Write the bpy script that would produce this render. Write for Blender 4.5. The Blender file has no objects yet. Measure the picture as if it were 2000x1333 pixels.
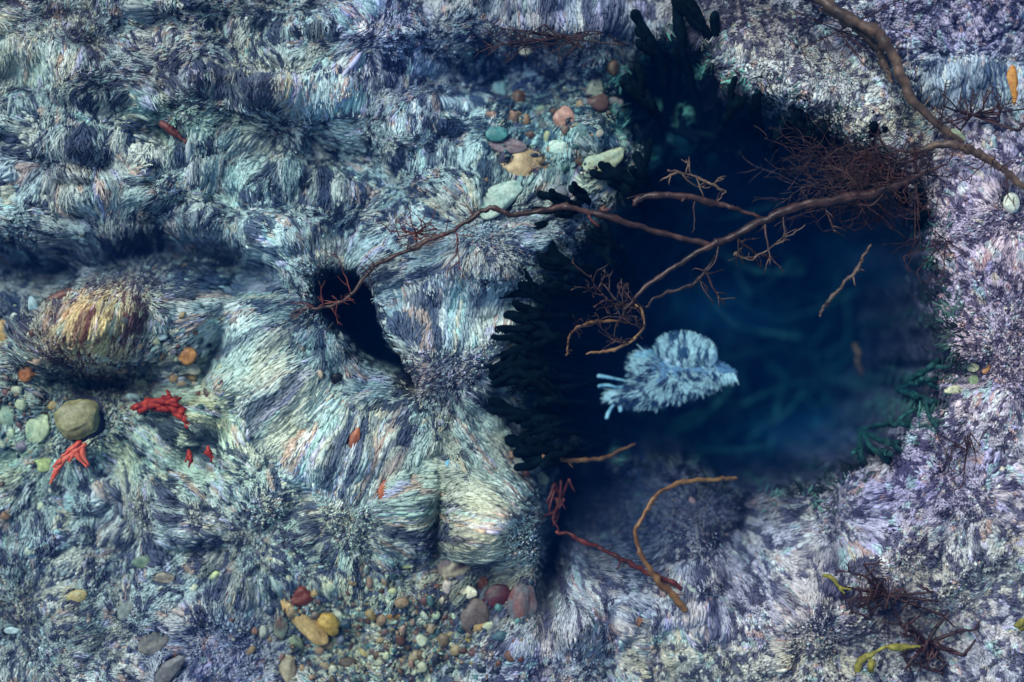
import bpy, math, random
import numpy as np
from mathutils import Vector
R = math.radians
S = bpy.context.scene
COL = S.collection
# ------------------------------------------------------------------ camera, sky, sun, exposure
HC = 2.78
cam = bpy.data.objects.new('camera', bpy.data.cameras.new('camera')); COL.objects.link(cam)
cam.location = (0, 0, HC); cam.rotation_euler = (0, 0, 0)
cam.data.lens = 50; cam.data.sensor_width = 36; cam.data.clip_start = .05; cam.data.clip_end = 60
cam.data.dof.use_dof = True; cam.data.dof.focus_distance = HC - .055; cam.data.dof.aperture_fstop = .42
S.camera = cam
SUN_EL, SUN_AZ = R(48), R(-40)            # azimuth measured from +Y towards +X : light comes from the upper left
W = bpy.data.worlds.new('World'); S.world = W; W.use_nodes = True
nt = W.node_tree; bg = nt.nodes['Background']; sky = nt.nodes.new('ShaderNodeTexSky')
sky.sky_type = 'NISHITA'; sky.sun_disc = False; sky.sun_elevation = SUN_EL; sky.sun_rotation = SUN_AZ
nt.links.new(sky.outputs[0], bg.inputs[0]); bg.inputs[1].default_value = .105
sl = bpy.data.lights.new('sun', 'SUN'); sl.energy = 3.0; sl.angle = R(30); sl.color = (1, .93, .82)
so = bpy.data.objects.new('sun', sl); COL.objects.link(so)
d = Vector((math.sin(SUN_AZ) * math.cos(SUN_EL), math.cos(SUN_AZ) * math.cos(SUN_EL), math.sin(SUN_EL)))
so.rotation_euler = d.to_track_quat('Z', 'Y').to_euler(); so.location = d * 8
S.view_settings.view_transform = 'Standard'; S.view_settings.look = 'None'
S.view_settings.exposure = 0.5; S.view_settings.gamma = 1
S.cycles.max_bounces = 6; S.cycles.volume_bounces = 1; S.cycles.diffuse_bounces = 3

rng = np.random.default_rng(11); random.seed(5)
WATER_Z = .16
# ------------------------------------------------------------------ helpers
def at(px, py, z=0.0):
    k = (HC - z) / HC
    return np.array([(px - 1000) / 1000 * k, (666.5 - py) / 1000 * k, z])
def lin(c):
    c = np.asarray(c, float) / 255
    return np.where(c <= .04045, c / 12.92, ((c + .055) / 1.055) ** 2.4)
_tab = np.random.default_rng(3).random((64, 256, 256), dtype=np.float32)
def vn(x, y, s, seed):                      # smooth value noise 0..1, cell size s
    x = np.asarray(x, float) / s + 1000; y = np.asarray(y, float) / s + 1000
    i = np.floor(x).astype(int); j = np.floor(y).astype(int); u = x - i; v = y - j
    u = u * u * u * (u * (u * 6 - 15) + 10); v = v * v * v * (v * (v * 6 - 15) + 10); t = _tab[seed % 64]
    a = t[i & 255, j & 255]; b = t[(i + 1) & 255, j & 255]; c = t[i & 255, (j + 1) & 255]; e = t[(i + 1) & 255, (j + 1) & 255]
    return (a * (1 - u) + b * u) * (1 - v) + (c * (1 - u) + e * u) * v
def sstep(a, b, x):
    t = np.clip((x - a) / (b - a), 0, 1); return t * t * (3 - 2 * t)
def gau(x, y, cx, cy, rx, ry, ang=0):
    c, s = math.cos(R(ang)), math.sin(R(ang)); dx = x - cx; dy = y - cy
    return np.exp(-(((dx * c + dy * s) / rx) ** 2 + ((-dx * s + dy * c) / ry) ** 2))
def mesh(name, V, F, m, parent=None, col=None, smooth=True):
    me = bpy.data.meshes.new(name)
    V = np.asarray(V, dtype=np.float32)
    if isinstance(F, np.ndarray):
        n, k = F.shape
        me.vertices.add(len(V)); me.vertices.foreach_set('co', V.ravel())
        me.loops.add(n * k); me.loops.foreach_set('vertex_index', F.astype(np.int32).ravel())
        me.polygons.add(n); me.polygons.foreach_set('loop_start', np.arange(0, n * k, k, dtype=np.int32))
        me.update(calc_edges=True)
    else:
        me.from_pydata([tuple(map(float, v)) for v in V], [], F)
    me.polygons.foreach_set('use_smooth', [smooth] * len(me.polygons))
    if col is not None:
        at_ = me.attributes.new('Col', 'FLOAT_COLOR', 'POINT')
        c4 = np.ones((len(V), 4), dtype=np.float32); c4[:, :3] = col; at_.data.foreach_set('color', c4.ravel())
    me.materials.append(m); o = bpy.data.objects.new(name, me); COL.objects.link(o)
    if parent is not None: o.parent = parent
    return o
def tag(o, label=None, cat=None, group=None, kind=None):
    if label: o['label'] = label
    if cat: o['category'] = cat
    if group: o['group'] = group
    if kind: o['kind'] = kind
    return o
def empty(name, loc, label, cat, group=None):
    o = bpy.data.objects.new(name, None); COL.objects.link(o); o.location = tuple(map(float, loc)); o.empty_display_size = .02
    return tag(o, label, cat, group)
def icosphere(sub):
    p = (1 + 5 ** .5) / 2
    v = [(-1, p, 0), (1, p, 0), (-1, -p, 0), (1, -p, 0), (0, -1, p), (0, 1, p), (0, -1, -p), (0, 1, -p), (p, 0, -1), (p, 0, 1), (-p, 0, -1), (-p, 0, 1)]
    f = [(0, 11, 5), (0, 5, 1), (0, 1, 7), (0, 7, 10), (0, 10, 11), (1, 5, 9), (5, 11, 4), (11, 10, 2), (10, 7, 6), (7, 1, 8), (3, 9, 4), (3, 4, 2), (3, 2, 6), (3, 6, 8), (3, 8, 9), (4, 9, 5), (2, 4, 11), (6, 2, 10), (8, 6, 7), (9, 8, 1)]
    v = [np.array(a) / np.linalg.norm(a) for a in v]
    for _ in range(sub):
        mid = {}; g = []
        def m_(a, b):
            k = (min(a, b), max(a, b))
            if k not in mid: c = v[a] + v[b]; v.append(c / np.linalg.norm(c)); mid[k] = len(v) - 1
            return mid[k]
        for a, b, c in f: x, y, z = m_(a, b), m_(b, c), m_(c, a); g += [(a, x, z), (b, y, x), (c, z, y), (x, y, z)]
        f = g
    return np.array(v), np.array(f)
# ------------------------------------------------------------------ materials
def mat_attr(name, rough=.65, spec=.35, mul=1.0, bump=0.0):
    m = bpy.data.materials.new(name); m.use_nodes = True; t = m.node_tree; b = t.nodes['Principled BSDF']
    a = t.nodes.new('ShaderNodeAttribute'); a.attribute_name = 'Col'
    n = t.nodes.new('ShaderNodeTexNoise'); n.inputs['Scale'].default_value = 160; n.inputs['Detail'].default_value = 4
    g = t.nodes.new('ShaderNodeTexCoord'); t.links.new(g.outputs['Object'], n.inputs['Vector'])
    r = t.nodes.new('ShaderNodeMapRange'); r.inputs[1].default_value = .3; r.inputs[2].default_value = .7
    r.inputs[3].default_value = .72 * mul; r.inputs[4].default_value = 1.25 * mul; t.links.new(n.outputs['Fac'], r.inputs[0])
    x = t.nodes.new('ShaderNodeVectorMath'); x.operation = 'SCALE'
    t.links.new(a.outputs['Color'], x.inputs[0]); t.links.new(r.outputs[0], x.inputs['Scale']); t.links.new(x.outputs[0], b.inputs['Base Color'])
    b.inputs['Roughness'].default_value = rough; b.inputs['Specular IOR Level'].default_value = spec
    return m
def mat_noise(name, cols, scale=40, rough=.6, bump=.3, stretch=(1, 1, 1), spec=.4, detail=6, dist=.4):
    m = bpy.data.materials.new(name); m.use_nodes = True; t = m.node_tree; b = t.nodes['Principled BSDF']
    g = t.nodes.new('ShaderNodeTexCoord'); mp = t.nodes.new('ShaderNodeMapping'); mp.inputs['Scale'].default_value = stretch
    n = t.nodes.new('ShaderNodeTexNoise'); n.inputs['Scale'].default_value = scale; n.inputs['Detail'].default_value = detail; n.inputs['Distortion'].default_value = dist
    oi = t.nodes.new('ShaderNodeObjectInfo'); ad = t.nodes.new('ShaderNodeVectorMath')
    t.links.new(g.outputs['Object'], ad.inputs[0]); t.links.new(oi.outputs['Random'], ad.inputs[1])
    t.links.new(ad.outputs[0], mp.inputs[0]); t.links.new(mp.outputs[0], n.inputs['Vector'])
    cr = t.nodes.new('ShaderNodeValToRGB'); e = cr.color_ramp.elements
    while len(e) < len(cols): e.new(.5)
    for i, c in enumerate(cols):
        e[i].position = .28 + .44 * i / max(1, len(cols) - 1); e[i].color = (*lin(c), 1)
    t.links.new(n.outputs['Fac'], cr.inputs[0]); t.links.new(cr.outputs[0], b.inputs['Base Color'])
    n2 = t.nodes.new('ShaderNodeTexNoise'); n2.inputs['Scale'].default_value = scale * 4; n2.inputs['Detail'].default_value = 5
    t.links.new(mp.outputs[0], n2.inputs['Vector'])
    bp = t.nodes.new('ShaderNodeBump'); bp.inputs['Strength'].default_value = bump; bp.inputs['Distance'].default_value = .004
    t.links.new(n2.outputs['Fac'], bp.inputs['Height']); t.links.new(bp.outputs[0], b.inputs['Normal'])
    b.inputs['Roughness'].default_value = rough; b.inputs['Specular IOR Level'].default_value = spec
    return m
M_TURF = mat_attr('turf'); M_PALE = mat_attr('pale_turf', .5)
M_BED = mat_noise('bed_rock', [(38, 40, 62), (62, 60, 80), (95, 96, 110)], 26, .8, .6)
M_CODIUM = mat_noise('finger_weed_green', [(0, 6, 12), (2, 13, 20), (6, 24, 30)], 60, .9, .5, spec=.05)
M_CODIUM2 = mat_noise('deep_finger_weed', [(10, 36, 38), (22, 62, 60), (48, 104, 98)], 60, .7, .5, spec=.25)
M_TASSEL = mat_noise('pale_tassel', [(60, 110, 140), (130, 184, 204), (190, 224, 230)], 60, .5, .3)
M_KELP = mat_noise('brown_stalk', [(26, 17, 20), (52, 33, 33), (88, 60, 54)], 30, .45, .35)
M_KELPRED = mat_noise('red_brown_stalk', [(56, 20, 22), (88, 34, 32), (110, 56, 46)], 40, .5, .35)
M_OCHRE = mat_noise('ochre_stalk', [(66, 42, 30), (106, 72, 44), (140, 104, 64)], 30, .45, .3)
M_GREYST = mat_noise('grey_brown_stalk', [(44, 36, 36), (80, 62, 54), (120, 94, 74)], 30, .5, .3)
M_YEL = mat_noise('yellow_weed', [(80, 76, 28), (124, 116, 42), (160, 148, 70)], 70, .65, .3)
M_RED = mat_noise('red_weed', [(74, 10, 16), (140, 24, 20), (186, 66, 44)], 90, .7, .3)
M_MAROON = mat_noise('maroon_weed', [(30, 14, 18), (48, 22, 26), (72, 38, 36)], 40, .55, .3)

# ------------------------------------------------------------------ terrain height, everything in photo pixels (1 px = 1 mm at z = 0)
POOL = np.array([(1235, 90), (1300, 60), (1380, 90), (1430, 175), (1560, 215), (1640, 265), (1740, 320), (1810, 440), (1835, 560), (1850, 640), (1852, 720), (1835, 790), (1775, 850), (1745, 905), (1665, 930), (1600, 970), (1450, 975),
    (1350, 925), (1200, 905), (1070, 890), (1020, 830), (1000, 770), (1010, 700), (1040, 640), (1040, 590), (1090, 530), (1150, 440), (1200, 380), (1275, 300), (1210, 245), (1200, 180)], float)
CREV = np.array([(606, 545), (640, 524), (700, 530), (728, 570), (742, 640), (788, 700), (812, 742), (816, 768), (796, 764), (770, 735), (705, 705), (655, 655), (612, 610)], float)
def sdf(x, y, P):
    x = np.asarray(x, float); y = np.asarray(y, float); dmin = np.full(x.shape, 1e9); ins = np.zeros(x.shape, bool)
    n = len(P)
    for i in range(n):
        ax, ay = P[i]; bx, by = P[(i + 1) % n]; ex, ey = bx - ax, by - ay
        t = np.clip(((x - ax) * ex + (y - ay) * ey) / (ex * ex + ey * ey), 0, 1)
        dmin = np.minimum(dmin, (x - ax - t * ex) ** 2 + (y - ay - t * ey) ** 2)
        c = ((ay > y) != (by > y)) & (x < (bx - ax) * (y - ay) / ((by - ay) if by != ay else 1e-9) + ax); ins ^= c
    dd = np.sqrt(dmin); return np.where(ins, dd, -dd)         # positive inside
FEAT = [  # x, y, rx, ry, angle, height in m
    (182, 632, 110, 72, -14, .13), (190, 752, 120, 34, 0, -.12), (150, 525, 160, 44, -8, -.10), (360, 490, 150, 44, 14, -.11), (30, 520, 90, 40, 0, -.07), (520, 560, 70, 60, 20, -.03),
    (520, 500, 80, 55, 40, .06), (560, 790, 210, 75, 48, .05), (720, 880, 140, 70, 15, .03), (405, 690, 34, 80, 20, -.08), (430, 540, 90, 40, -10, -.04),
    (968, 1008, 88, 104, 10, .16), (858, 1020, 18, 70, 5, -.06), (1084, 1085, 28, 125, 8, -.22), (820, 960, 90, 60, -20, .035), (1345, 1010, 110, 95, 0, .10),
    (1240, 980, 260, 110, 5, -.20), (1150, 1020, 90, 90, 0, -.05), (1000, 150, 190, 60, 5, -.09), (760, 60, 130, 60, 60, .05), (1100, 60, 170, 30, 0, .03),
    (860, 700, 90, 70, 20, .05), (950, 520, 130, 60, -15, .06), (850, 1100, 90, 40, -15, -.05), (950, 1120, 60, 50, 0, -.05), (1120, 1220, 130, 60, -20, .07),
    (1930, 650, 120, 260, 0, .05), (1700, 1080, 250, 110, -20, .03), (1560, 170, 160, 60, 25, .05), (1800, 1220, 100, 60, 30, -.05), (150, 150, 170, 40, 20, .03),
    (520, 190, 170, 34, 6, .05), (300, 260, 70, 28, 30, -.05), (160, 290, 110, 30, 0, .04), (430, 330, 90, 30, 0, .03), (700, 330, 160, 40, 25, -.05), (760, 250, 160, 40, 30, .03),
    (330, 440, 200, 40, 5, .04), (1140, 480, 70, 60, 0, .02), (340, 1010, 150, 40, 15, .03), (380, 1080, 80, 18, 0, -.03), (1470, 1060, 60, 70, 0, -.04), (180, 900, 180, 70, 0, -.02), (650, 1230, 200, 90, 10, -.04)]
def height(px, py):
    px = np.asarray(px, float); py = np.asarray(py, float)
    h = .034 * (vn(px, py, 210, 1) - .5) + .044 * (vn(px, py, 75, 2) - .5) + .022 * (vn(px, py, 30, 3) - .5) + .006 * (vn(px, py, 12, 4) - .5)
    ul = sstep(1000, 500, px) * sstep(560, 380, py)
    h = h + ul * .018 * (1 - 2 * np.abs(vn(px + .5 * py, py * 2.4, 110, 5) - .5) * 2)
    for (x, y, rx, ry, a, z) in FEAT: h = h + z * gau(px, py, x, y, rx, ry, a)
    jit = 26 * (vn(px, py, 45, 6) - .5) + 16 * (vn(px, py, 16, 7) - .5)
    s = sdf(px, py, POOL) + jit
    wall = 70 + 130 * sstep(1300, 1050, px) 
    h = h - (.56 + .26 * vn(px, py, 95, 8)) * (1 - .80 * gau(px, py, 1325, 215, 135, 135, 30)) * sstep(-8, wall, s) - .04 * sstep(-60, 0, s) * sstep(1500, 1200, px)
    s2 = sdf(px, py, CREV) + .4 * jit
    h = h - .34 * sstep(-10, 14, s2)
    return np.minimum(h, WATER_Z - .03)
def gridlines(lo, hi, step, far):
    a = list(np.arange(lo, hi + 1, step)); out = []; k = step
    x = hi
    while x < far: k *= 1.35; x += k; out.append(x)
    b = []; k = step; x = lo
    while x > -far: k *= 1.35; x -= k; b.append(x)
    return np.array(b[::-1] + a + out)
gx = gridlines(-220, 2220, 5, 9000); gy = gridlines(-180, 1520, 5, 9000)
GX, GY = np.meshgrid(gx, gy)
HZ = height(GX, GY)
def grid_faces(nx, ny):
    i = np.arange(ny - 1)[:, None] * nx + np.arange(nx - 1)[None]
    return np.stack([i, i + nx, i + nx + 1, i + 1], -1).reshape(-1, 4)
V = np.stack([(GX - 1000) / 1000, (666.5 - GY) / 1000, HZ], -1).reshape(-1, 3)
tag(mesh('ground', V, grid_faces(len(gx), len(gy)), M_BED), kind='structure')
def zat(px, py): return float(height(np.array([float(px)]), np.array([float(py)]))[0])
def world(px, py):           # map-plane position (perspective of relief is small), z on the bed
    z = zat(px, py); return np.array([(px - 1000) / 1000, (666.5 - py) / 1000, z])
def seen(px, py, up=0.0):    # point on the bed whose IMAGE falls on the given photo pixel
    qx, qy = px, py
    for _ in range(6):
        z = zat(qx, qy) + up; k = (HC - z) / HC
        qx = 1000 + (px - 1000) * k; qy = 666.5 + (py - 666.5) * k
    return np.array([(qx - 1000) / 1000, (666.5 - qy) / 1000, zat(qx, qy) + up])

# ------------------------------------------------------------------ water: one closed volume, tinting with depth
mw = bpy.data.materials.new('sea_water'); mw.use_nodes = True; t = mw.node_tree
for n in list(t.nodes):
    if n.type == 'BSDF_PRINCIPLED': t.nodes.remove(n)
ou = [n for n in t.nodes if n.type == 'OUTPUT_MATERIAL'][0]
ab = t.nodes.new('ShaderNodeVolumeAbsorption'); ab.inputs['Color'].default_value = (.03, .62, .92, 1); ab.inputs['Density'].default_value = 1.0
sc_ = t.nodes.new('ShaderNodeVolumeScatter'); sc_.inputs['Color'].default_value = (.006, .19, .78, 1); sc_.inputs['Density'].default_value = .19
ad = t.nodes.new('ShaderNodeAddShader'); t.links.new(ab.outputs[0], ad.inputs[0]); t.links.new(sc_.outputs[0], ad.inputs[1]); t.links.new(ad.outputs[0], ou.inputs['Volume'])
bx = np.array([(x, y, z) for x in (-7, 7) for y in (-7, 7) for z in (-1.6, WATER_Z)], float)
tag(mesh('water', bx, [(0, 1, 3, 2), (4, 6, 7, 5), (0, 4, 5, 1), (2, 3, 7, 6), (0, 2, 6, 4), (1, 5, 7, 3)], mw, smooth=False), kind='structure')

# ------------------------------------------------------------------ stones (placed first so that the turf leaves room for them)
ST = [  # name, px, py, rx, ry, angle, height factor, colour, second colour, label
    ('stone', 155, 822, 44, 42, 20, .6, (150, 142, 96), (120, 112, 74), 'large olive buff stone above the salmon red weed', 0),
    ('stone', 54, 724, 20, 28, -30, .6, (196, 118, 62), (150, 84, 48), 'rusty orange stone left of the streaky brown rock', 0),
    ('stone', 4, 662, 20, 34, 0, .6, (196, 156, 86), (160, 120, 60), 'mustard stone cut by the left edge', 0),
    ('stone', 14, 800, 30, 34, 10, .6, (186, 200, 160), (120, 150, 130), 'pale green rounded stone at the left edge', 0),
    ('stone', 74, 836, 26, 36, -25, .6, (206, 214, 160), (130, 150, 120), 'pale yellow-green oval stone left of the olive stone', 0),
    ('stone', 86, 905, 20, 18, -30, .6, (206, 214, 130), (160, 170, 110), 'small lime yellow stone beside the salmon weed', 0),
    ('stone', 102, 795, 11, 10, 0, .7, (190, 160, 96), None, 'little tan stone touching the olive stone', 0),
    ('stone', 362, 692, 24, 19, -40, .6, (204, 138, 70), (170, 110, 60), 'orange tan stone in the left gravel pocket', 0),
    ('stone', 368, 732, 16, 11, -10, .6, (176, 140, 84), None, 'small brown-yellow stone under the orange tan stone', 0),
    ('stone', 310, 655, 16, 11, 0, .6, (200, 222, 214), None, 'small mint white stone in the left gravel pocket', 0),
    ('stone', 325, 700, 20, 16, 10, .6, (120, 124, 110), None, 'grey round stone left of the orange tan stone', 0),
    ('stone', 278, 744, 18, 12, -10, .6, (196, 196, 140), None, 'cream stone above the scarlet weed', 0),
    ('stone', 262, 779, 16, 9, -15, .5, (206, 226, 220), None, 'white flat stone at the left end of the scarlet weed', 0),
    ('stone', 66, 606, 10, 26, 12, .5, (176, 196, 190), (100, 130, 140), 'narrow pale upright stone above the rusty orange stone', 0),
    ('stone', 120, 580, 30, 16, 20, .6, (150, 70, 40), (70, 36, 36), 'dark red-brown stone under the overhang at left', 0),
    ('stone', 284, 368, 20, 13, 0, .7, (34, 52, 58), (20, 34, 40), 'small black smooth stone in the upper left turf', 0),
    ('stone', 655, 740, 17, 15, 0, .8, (10, 18, 34), (6, 12, 26), 'round black stone below the crevice', 0),
    ('stone', 691, 736, 9, 8, 0, .8, (12, 20, 34), None, 'tiny black stone right of the round black stone', 0),
    ('stone', 621, 733, 11, 11, 0, .7, (200, 180, 150), None, 'small beige stone left of the round black stone', 0),
    ('stone', 584, 682, 13, 12, 0, .7, (140, 132, 110), None, 'small drab stone on the left bank of the crevice', 0),
    ('stone', 1022, 318, 50, 36, -15, .55, (210, 172, 120), (160, 130, 96), 'broad tan stone in the pebble pocket above the branch', 0),
    ('stone', 990, 285, 34, 16, -8, .45, (104, 76, 78), (150, 130, 130), 'flat purple-brown speckled stone above the broad tan stone', 0),
    ('stone', 1104, 232, 22, 26, 0, .5, (206, 146, 118), (170, 120, 104), 'pink rounded stone in the upper pebble pocket', 0),
    ('stone', 978, 386, 50, 28, 35, .5, (190, 206, 182), (150, 176, 160), 'pale green-grey slab just above the bend in the red-brown branch', 0),
    ('stone', 1172, 318, 52, 24, 25, .5, (196, 190, 140), (140, 160, 140), 'long pale yellow stone right of the broad tan stone', 0),
    ('stone', 1092, 290, 20, 17, 0, .6, (206, 222, 196), (150, 176, 160), 'small white-green stone under the pink stone', 0),
    ('stone', 1162, 182, 18, 48, -6, .4, (176, 172, 142), (140, 144, 124), 'tall narrow buff stone near the top rim of the pool', 0),
    ('stone', 1198, 205, 17, 14, 20, .6, (150, 132, 128), None, 'grey-pink pebble right of the tall buff stone', 0),
    ('stone', 968, 264, 24, 15, 0, .5, (70, 140, 130), (50, 100, 104), 'teal green stone above the purple-brown stone', 0),
    ('stone', 1000, 228, 14, 14, 0, .6, (190, 140, 110), None, 'small salmon stone above the teal stone', 0),
    ('stone', 960, 226, 13, 10, 0, .6, (180, 130, 104), None, 'smaller salmon stone left of its salmon neighbour', 0),
    ('stone', 975, 180, 14, 26, 5, .5, (160, 196, 190), (100, 140, 150), 'pale aqua upright stone above the salmon stones', 0),
    ('stone', 1140, 260, 24, 14, -40, .5, (110, 150, 146), None, 'grey-green stone lying right of the pink stone', 0),
    ('stone', 1182, 404, 12, 10, 0, .7, (176, 110, 96), None, 'pinkish pebble just above the red-brown branch', 0),
    ('stone', 1978, 168, 13, 44, 2, .6, (226, 150, 56), (190, 110, 40), 'bright orange upright stone in the striped turf at top right', 0),
    ('stone', 592, 1212, 60, 21, -48, .8, (222, 178, 108), (186, 142, 84), 'long tan stone with rounded ends near the bottom', 0),
    ('stone', 640, 1218, 25, 18, -38, .7, (206, 164, 66), (170, 130, 56), 'mustard yellow oval pebble right of the long tan stone', 0),
    ('stone', 590, 1166, 26, 17, 25, .7, (134, 56, 32), (96, 36, 26), 'glossy red-brown stone above the long tan stone', 0),
    ('stone', 614, 1160, 10, 9, 0, .7, (186, 150, 84), None, 'little yellow stone touching the red-brown one', 0),
    ('stone', 548, 1226, 14, 32, -6, .5, (120, 128, 108), (90, 60, 50), 'grey-green stone left of the long tan stone', 0),
    ('stone', 580, 1262, 14, 28, 30, .5, (156, 166, 120), (60, 66, 54), 'mottled olive stone below the long tan stone', 2),
    ('stone', 560, 1312, 20, 36, -10, .5, (176, 158, 120), (130, 110, 90), 'buff stone at the bottom edge left of the gravel', 0),
    ('stone', 912, 1156, 19, 12, -12, .75, (244, 238, 200), (228, 214, 176), 'bright cream oval pebble under the pale boulder', 0),
    ('stone', 417, 1126, 15, 11, 25, .7, (214, 222, 160), (190, 200, 130), 'small lemon-white pebble alone in the left turf', 0),
    ('stone', 1018, 1182, 26, 42, -8, .5, (124, 70, 62), (90, 96, 100), 'long maroon mottled stone below the pale boulder', 1),
    ('stone', 972, 1168, 26, 24, 30, .5, (96, 28, 34), (50, 26, 36), 'dark red stone left of the long maroon stone', 0),
    ('stone', 890, 1110, 38, 24, 24, .5, (196, 180, 140), (66, 40, 52), 'cream and maroon mottled stone beneath the sage mound', 2),
    ('stone', 938, 1140, 14, 18, -20, .6, (120, 60, 44), None, 'rust brown stone beside the bright cream pebble', 0),
    ('stone', 925, 1206, 30, 32, 0, .5, (122, 104, 92), (80, 60, 56), 'dull brown stone under the bright cream pebble', 0),
    ('stone', 935, 1225, 20, 10, 15, .6, (196, 148, 78), None, 'ochre pebble wedged under the dull brown stone', 0),
    ('stone', 915, 1248, 14, 9, 30, .6, (206, 176, 76), None, 'yellow pebble near the foot of the dull brown stone', 0),
    ('stone', 768, 1202, 13, 10, 0, .7, (196, 130, 56), None, 'amber pebble in the bottom gravel', 0),
    ('stone', 718, 1275, 17, 12, -20, .7, (214, 186, 110), None, 'honey coloured pebble in the bottom gravel', 0),
    ('stone', 692, 1084, 14, 7, 0, .7, (226, 236, 220), None, 'small white sliver above the bottom gravel', 0),
    ('stone', 788, 1106, 18, 6, -6, .7, (206, 206, 130), None, 'thin pale yellow sliver above the bottom gravel', 0),
    ('stone', 1022, 926, 15, 14, 0, .7, (150, 92, 74), None, 'terracotta pebble at the lower left rim of the pool', 0),
    ('stone', 1052, 932, 22, 12, -30, .5, (150, 164, 140), None, 'grey-green pebble right of the terracotta pebble', 0),
    ('stone', 996, 892, 13, 10, 20, .6, (150, 110, 90), None, 'brown pebble just above the terracotta pebble', 0),
    ('stone', 1246, 1212, 15, 12, -30, .6, (176, 116, 84), None, 'salmon brown pebble on the lilac mound at the bottom', 0),
    ('stone', 686, 866, 12, 30, -24, .5, (190, 104, 60), (120, 66, 50), 'orange-brown streak of stone in the pale turf', 0),
    ('stone', 752, 958, 13, 26, -30, .5, (196, 100, 56), (120, 60, 50), 'rust orange stone in the turf left of the boulder', 0),
    ('stone', 876, 915, 7, 20, 4, .6, (120, 206, 230), (60, 120, 190), 'tiny bright blue sliver at the top of the pale boulder', 0),
    ('stone', 1080, 1050, 12, 32, 10, .4, (76, 130, 160), (50, 90, 130), 'dim blue stone in the gap right of the pale boulder', 0),
    ('stone', 1900, 714, 17, 13, -30, .6, (226, 216, 160), None, 'cream pebble at the right rim of the pool', 0),
    ('stone', 1928, 720, 6, 15, -30, .6, (226, 150, 84), None, 'slim orange pebble right of the cream pebble', 0),
    ('stone', 1902, 740, 12, 14, -20, .6, (176, 196, 140), None, 'soft green pebble under the cream pebble', 0),
    ('stone', 1866, 764, 20, 9, 4, .6, (214, 204, 160), None, 'long cream pebble on the rim below the green pebble', 0),
    ('stone', 1818, 770, 10, 7, 20, .7, (196, 200, 150), None, 'tiny pale pebble at the edge of the dark water', 0),
    ('stone', 1840, 790, 13, 6, 35, .7, (176, 180, 130), None, 'little olive-white chip below the long cream pebble', 0),
    ('stone', 1788, 796, 9, 10, 0, .7, (150, 150, 120), None, 'dim greyish pebble just inside the right rim', 0),
    ('stone', 1822, 826, 26, 9, 6, .5, (130, 116, 120), None, 'flat mauve grey stone at the lower right rim', 0),
    ('stone', 1872, 266, 20, 9, -40, .6, (214, 220, 170), None, 'pale leaf-shaped chip where the two right stalks meet', 0),
    ('stone', 1640, 1345, 30, 16, 0, .5, (150, 140, 110), None, 'half hidden drab stone below the yellow weed', 0),
    ('stone', 1335, 1203, 9, 9, 0, .7, (190, 214, 190), None, 'tiny mint pebble at the foot of the S-bent stalk', 0),
    ('stone', 1348, 1148, 16, 7, -40, .6, (200, 210, 196), None, 'slim whitish chip beside the end of the S-bent stalk', 0),
    ('stone', 1352, 980, 8, 11, 0, .6, (160, 120, 120), None, 'tiny pink speck of stone on the dark furry mound', 0),
    ('stone', 282, 1100, 22, 15, -15, .4, (124, 140, 110), (90, 110, 90), 'sage green flat stone in the lower left turf', 0),
    ('stone', 318, 1128, 24, 12, -6, .5, (160, 146, 124), None, 'grey buff stone under the sage green flat stone', 0),
    ('stone', 150, 1166, 20, 14, 20, .5, (186, 156, 90), (150, 150, 110), 'yellow-brown stone in the lower left turf', 0),
    ('stone', 300, 1255, 36, 22, 35, .45, (130, 122, 110), (90, 90, 90), 'smooth grey-brown stone in the lower left turf', 0),
    ('stone', 246, 1196, 26, 16, 40, .45, (120, 128, 120), None, 'smooth grey stone up-left of the grey-brown one', 0),
    ('stone', 330, 1310, 40, 20, 50, .4, (112, 108, 108), None, 'dark grey stone at the bottom edge left of centre', 0),
    ('stone', 22, 1232, 18, 9, 0, .6, (200, 220, 214), None, 'white chip near the bottom of the left edge', 0),
    ('stone', 660, 1100, 12, 9, 0, .6, (196, 170, 140), None, 'beige pebble above the glossy red-brown stone', 0),
    ('stone', 1585, 276, 12, 5, -10, .6, (176, 186, 220), None, 'small whitish flake caught in the reddish weed fringe', 0),
]
GP = [  # gravel patches: name in labels, n, x, y, sx, sy, size
    ('the gravel patch at the bottom', 130, 720, 1245, 95, 55, 8.5), ('the gravel between boulder and bottom edge', 44, 890, 1255, 75, 45, 8.5), ('the left gravel pocket', 56, 330, 715, 55, 45, 9),
    ('the pebble pocket above the branch', 24, 1085, 265, 70, 50, 12), ('the stony hollow at the left edge', 34, 45, 780, 40, 110, 12)]
PC = [('tan', (152, 126, 94)), ('brown', (98, 68, 56)), ('teal grey', (62, 84, 92)), ('cream', (186, 186, 156)), ('dark blue-grey', (36, 46, 62)), ('grey', (112, 118, 118))]
SPOTS = []
for s in ST:
    p = seen(s[1], s[2]); SPOTS.append((1000 + p[0] * 1000, 666.5 - p[1] * 1000, s[3], s[4], s[5]))

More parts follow.
